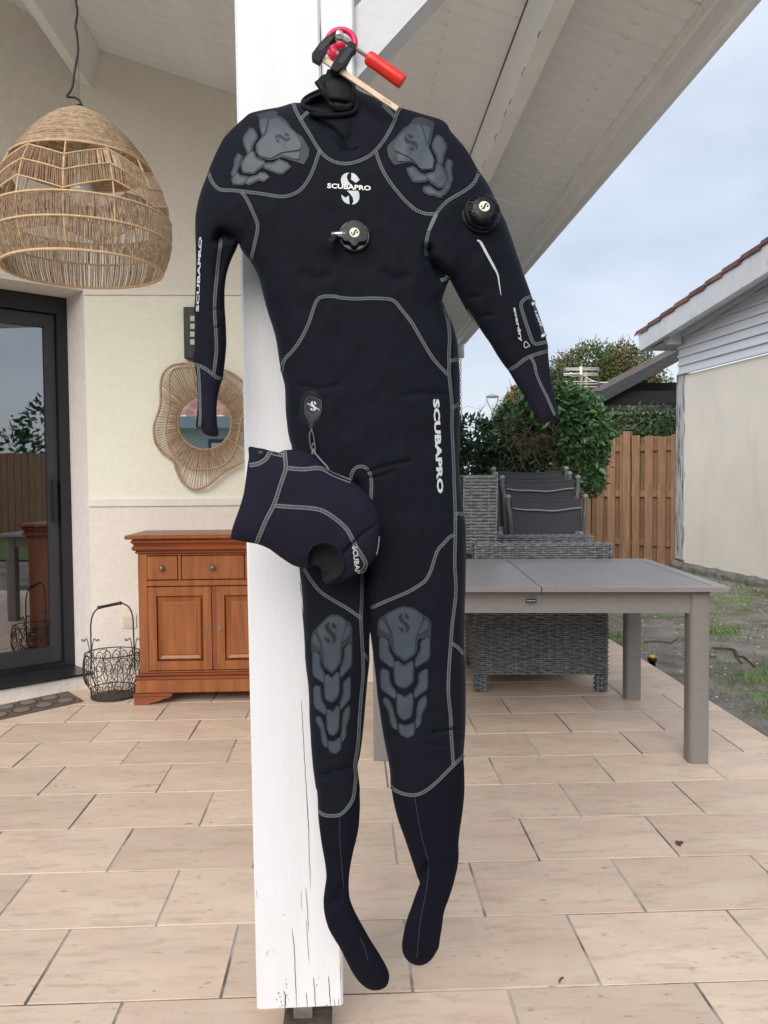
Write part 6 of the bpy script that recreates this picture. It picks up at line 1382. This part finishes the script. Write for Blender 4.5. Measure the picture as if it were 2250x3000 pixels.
# clipped round tree with a bare brown side
tb = Vector((2.12, 8.25, 0)); tree = thing('round_tree', 'round clipped evergreen tree with glossy leaves on a pale mossy trunk', 'tree', tuple(tb))
MB().tube([(2.13, 8.25, -.1), (2.12, 8.25, .6), (2.13, 8.25, 1.2), (2.10, 8.25, 1.5)], [.065, .055, .05, .045], 10).build('trunk', bark_m, tree, True)
branches(tree, (2.10, 8.25, 1.45), [(2.5, 8.1, 1.7), (2.3, 8.0, 2.0), (1.75, 8.2, 1.85), (2.0, 8.6, 2.0), (1.9, 8.0, 1.6), (2.5, 8.3, 1.3), (2.3, 7.95, 1.4)], .028, twig_m)
blobs = [(2.12, 8.15, 1.84, .36, .38, .26), (2.32, 8.05, 1.62, .29, .32, .30), (2.34, 8.1, 1.36, .25, .27, .24), (1.76, 8.3, 1.80, .25, .30, .15), (1.98, 8.05, 1.94, .27, .3, .18), (2.34, 8.2, 1.86, .22, .27, .18), (2.34, 7.98, 1.16, .17, .18, .14)]
leafcloud('crown', blobs, 5200, .078, leaf_a, tree, .55, lambda p, u: not (p[0] < 2.04 and p[2] < 1.66 and p[1] < 8.35))
src_ = obj('leaf', [(0, 0, 0), (.026, .042, .008), (0, .10, 0), (-.026, .042, .008), (0, .05, -.004)], [(0, 4, 2, 1), (0, 3, 2, 4)], leaf_a); ld = src_.data; bpy.data.objects.remove(src_)
for k in range(220):
    b = blobs[k % 7]; a_ = random.uniform(math.pi, 2*math.pi); e_ = random.uniform(-.8, 1.1); u_ = Vector((math.cos(a_)*math.cos(e_), math.sin(a_)*math.cos(e_), math.sin(e_)))
    p = Vector(b[:3])+Vector((u_.x*b[3], u_.y*b[4], u_.z*b[5]))*1.05
    if p.x < 2.0 and p.z < 1.7: continue
    share('leaf', ld, p, tree, (random.uniform(-1.2, .6), random.uniform(-.8, .8), random.uniform(0, 6.28)), (random.uniform(.7, 1.1),)*3)
tw = MB()
for _ in range(170):                                   # bare twigs where the crown has died back
    b = Vector((random.uniform(1.55, 2.3), random.uniform(7.8, 8.4), random.uniform(1.38, 1.78))); d_ = Vector((random.gauss(0, 1), random.gauss(-.3, .6), random.gauss(.1, .7))).normalized()
    if b.x > 2.15 and b.z > 1.5: b.x -= .3
    tw.tube([b, b+d_*.11+Vector((0, 0, random.gauss(0, .03))), b+d_*.24], [.0042, .003, .0016], 4)
for _ in range(120):
    b = Vector((random.uniform(2.1, 2.4), random.uniform(7.85, 8.3), random.uniform(1.0, 1.3))); d_ = Vector((random.gauss(0, 1), random.gauss(-.3, .6), random.gauss(0, .7))).normalized(); tw.tube([b, b+d_*.1, b+d_*.2+Vector((0, 0, -.02))], [.0036, .003, .0016], 4)
tw.build('bare_twigs', twig_m, tree, False, 'stuff')
# hedges
hg = thing('tall_hedge', 'tall dark green leafy hedge behind the stacked chairs, with shadowed base', 'hedge', (1.3, 9.6, 0))
hb = [(x+random.uniform(-.1, .1), 9.5+random.uniform(-.15, .15), z+random.uniform(-.05, .05), .34, .34, .24) for x in np.arange(-.2, 2.5, .32) for z in (1.36, 1.66)]
leafcloud('foliage', hb, 11000, .085, leaf_b, hg, .55)
leafcloud('inner_foliage', [(x, 9.85, z, .4, .3, .4) for x in np.arange(-.2, 2.5, .4) for z in (.3, .8, 1.25)], 9000, .085, leaf_b, hg, .2)
for x in np.arange(-.1, 2.4, .42): MB().tube([(x, 9.75, -.1), (x+random.uniform(-.1, .1), 9.7, .7), (x+random.uniform(-.15, .15), 9.6, 1.5)], [.028, .022, .012], 6).build('stem', twig_m, hg, True)
wires = MB()
for _ in range(14):
    x = random.uniform(.9, 1.8); wires.tube([(x, 9.4, 1.85), (x+random.uniform(-.05, .1), 9.4, 1.97), (x+random.uniform(-.1, .15), 9.4, random.uniform(2.0, 2.12))], [.003, .0022, .0012], 4)
wires.build('top_shoot', twig_m, hg, False, 'stuff')
h2 = thing('back_hedge', 'lighter green bushy hedge behind the board fence', 'hedge', (4.2, 13.0, 0))
leafcloud('foliage', [(x, 12.7+random.uniform(-.2, .2), z+random.uniform(-.06, .06), .38, .4, .30) for x in np.arange(2.6, 6.0, .34) for z in (1.3, 1.72, 1.95)], 9000, .09, leaf_d, h2, .5)
for x in np.arange(2.8, 5.8, .6): MB().tube([(x, 12.8, -.1), (x, 12.75, 1.2)], [.04, .02], 6).build('stem', twig_m, h2, True)
for lab_, bx, bs_, n in (('large bushy tree with reddish shoots rising behind the aerial', (5.6, 18.2), [(5.35, 18, 3.45, .75, .8, .72), (6.15, 18, 3.55, .62, .7, .62), (5.7, 18.3, 2.9, 1.1, .9, .8), (6.6, 18.2, 2.95, .7, .8, .7), (5.9, 18, 3.2, .8, .8, .7)], 26000),
                     ('lower reddish green shrub left of the large tree, beside the street lamp', (3.7, 17.4), [(3.75, 17.2, 2.35, .55, .6, .62), (4.25, 17.4, 2.75, .55, .6, .75), (4.6, 17.5, 3.05, .45, .5, .7), (3.4, 17.3, 2.0, .5, .6, .5), (4.2, 17.3, 2.1, .8, .6, .6), (3.95, 17.2, 2.95, .45, .5, .42), (3.45, 17.2, 2.50, .38, .5, .36), (3.68, 17.3, 2.80, .34, .5, .38)], 18000)):
    tr_ = thing('garden_tree', lab_, 'tree', (bx[0], bx[1], 0), 'trees behind the garden')
    MB().tube([(bx[0], bx[1], -.1), (bx[0]+.05, bx[1], 1.2), (bx[0], bx[1], 2.6)], [.14, .11, .06], 8).build('trunk', bark_m, tr_, True)
    leafcloud('crown', bs_, n, .085, leaf_c, tr_, .45)
    sp_ = MB()
    for _ in range(150):
        b = bs_[random.randrange(len(bs_))]; a_ = random.uniform(0, 6.28); e_ = random.uniform(.1, 1.5); p = Vector((b[0]+b[3]*math.cos(a_)*math.cos(e_), b[1]+b[4]*math.sin(a_)*math.cos(e_), b[2]+b[5]*math.sin(e_)*1.02)); sp_.tube([p, p+Vector((random.gauss(0, .05), 0, random.uniform(.08, .22)))], [.008, .003], 3)
    sp_.build('shoots', mat('red_shoot', (.20, .07, .045), .8) if 'red_shoot' not in MATS else MATS['red_shoot'], tr_, False, 'stuff')
# TV aerial on its pole
YA = 12.2; ZA = Z(1400, 600, 1.9518)
an_ = thing('tv_aerial', 'white television aerial on a thin pole above the back hedge', 'aerial', tuple(aty(*ZA((618, 1090))[0], YA)))
a, b = aty(*ZA((618, 1150))[0], YA), aty(*ZA((618, 955))[0], YA); alu = mat('pale_aluminium', (.70, .70, .66), .4); MB().tube([a, b], .022, 8).build('pole', mat('brassy_pole', (.42, .32, .14), .5), an_, True)
for y_ in (935, 945, 965, 975): p, q = aty(*ZA((490, y_))[0], YA-.05), aty(*ZA((690, y_-1))[0], YA-.05); MB().tube([p, q], .008, 5).build('reflector_rod', alu, an_, True)
for y_ in (1012, 1025, 1042): p, q = aty(*ZA((490, y_))[0], YA-.05), aty(*ZA((690, y_-1))[0], YA-.05); MB().tube([p, q], .008, 5).build('reflector_rod', alu, an_, True)
for x_ in (494, 690):
    for y0, y1 in ((930, 968), (1008, 1045)): p, q = aty(*ZA((x_, y0))[0], YA-.052), aty(*ZA((x_, y1))[0], YA-.052); MB().tube([p, q], .016, 6).build('end_bar', frame_m, an_, True)
p, q = aty(*ZA((588, 925))[0], YA-.06), aty(*ZA((594, 1045))[0], YA-.06); MB().tube([p, q], .022, 6).build('spine', alu, an_, True)
p, q = aty(*ZA((590, 985))[0], YA-.06), aty(*ZA((530, 965))[0], YA-.9); MB().tube([p, q], .018, 6).build('boom', alu, an_, True)
for k in range(8): c = p.lerp(q, .15+.8*k/7); MB().tube([c+Vector((-.11, 0, 0)), c+Vector((.11, 0, 0))], .008, 5).build('director_rod', alu, an_, True)
MB().tube(crom([tuple(aty(*t_, YA-.02)) for t_ in ZA((610, 980), (640, 1000), (690, 1016), (745, 1016))], .05).tolist(), .010, 5).build('cable', alu, an_, True)
# far street lamp
Yl = 45.; lp_ = thing('street_lamp', 'grey street lamp head on curved twin arms above the hedge', 'street lamp', (7.9, Yl, 0))
sl_ = Z8; pts = lambda *p: [tuple(aty(*q, Yl)) for q in sl_(*p)]
for sg in ((238, 1940), (240, 1960), (250, 1990), (270, 2030), (290, 2070)), ((347, 1940), (345, 1960), (335, 1995), (318, 2035), (300, 2070)): MB().tube(crom(pts(*sg), .1).tolist(), .035, 6).build('arm', mat('lamp_grey', (.28, .30, .34), .5) if 'lamp_grey' not in MATS else MATS['lamp_grey'], lp_, True)
c = aty(*sl_((292, 1932))[0], Yl); MB().lathe([(.33, -.06), (.36, 0), (.33, .04), (.2, .09), (.06, .11), (.05, .15), (.001, .16)], 24, Matrix.Translation(c)).build('lamp_head', MATS['lamp_grey'], lp_, True)
b = aty(*sl_((295, 2070))[0], Yl); MB().tube([(b.x, Yl, -.1), tuple(b)], .07, 8).build('mast', MATS['lamp_grey'], lp_, True)

# ------------------------------------------------------------------ what stands behind the camera, seen in the mirror and the door glass
lawn_m = mat('lawn', (.05, .11, .02), .95, 0, 5, .8, 60, col2=(.09, .17, .04))
obj('lawn', [(-14, -14, -.03), (16, -14, -.03), (16, -1.9, -.03), (-14, -1.9, -.03)], [(0, 1, 2, 3)], lawn_m, None, False, 'structure')
obj('side_lawn', [(5.2, -1.9, -.02), (16, -1.9, -.02), (16, 5.5, -.02), (5.2, 5.5, -.02)], [(0, 1, 2, 3)], lawn_m, None, False, 'structure')
gf = thing('garden_fence', 'long wooden garden fence reflected in the glass door', 'fence', (9, -3, 0))
mb = MB(); y = -12.
while y < 5.0: mb.span((9.0, y, -.1), (9.03, y+.14, 1.75+random.uniform(-.02, .02))); y += .15
mb.build('boards', wood_fence, gf, False, 'stuff')
h3 = thing('reflected_hedge', 'dark clipped hedge beyond the fence, seen only in the door glass', 'hedge', (11, -3, 0))
leafcloud('foliage', [(11+random.uniform(-.5, .5), y, 1.9+random.uniform(-.3, .4), 1.0, 1.0, .8) for y in np.arange(-12, 5, 1.2)], 5000, .22, leaf_b, h3, .5)
oh = thing('opposite_house', 'single storey house with red tiled roof reflected in the round mirror', 'house', (-2, -12, 0))
MB().span((-12, -16, -.1), (9, -11.5, 2.5)).build('wall', mat('pale_grey_render', (.42, .45, .47), .8, .1, 2), oh)
MB().span((-13, -11.25, 2.45), (10, -11.05, 2.75)).build('gutter', mat('blue_grey_gutter', (.30, .36, .40), .5), oh)
for x in np.arange(-10, 8, 3.2): fr_ = MB().span((x, -11.5, .1), (x+1.6, -11.46, 2.2)).build('window', alu_dark, oh); MB().span((x+.08, -11.462, .2), (x+1.52, -11.45, 2.1)).build('pane', glass_m, fr_)
tm = mat('pink_roof_tile', (.45, .22, .16), .85, .3, 3); mb = MB()
v = []; f = []
nx_, ny_ = 150, 18
for j in range(ny_+1):
    for i in range(nx_+1): v.append((-13+23*i/nx_, -11.1-.33*j, 2.75+.15*j+.05*math.sin(i*2.1)+(.03 if j % 2 else 0)))
f = [(j*(nx_+1)+i, j*(nx_+1)+i+1, (j+1)*(nx_+1)+i+1, (j+1)*(nx_+1)+i) for j in range(ny_) for i in range(nx_)]
obj('roof', v, f, tm, oh)
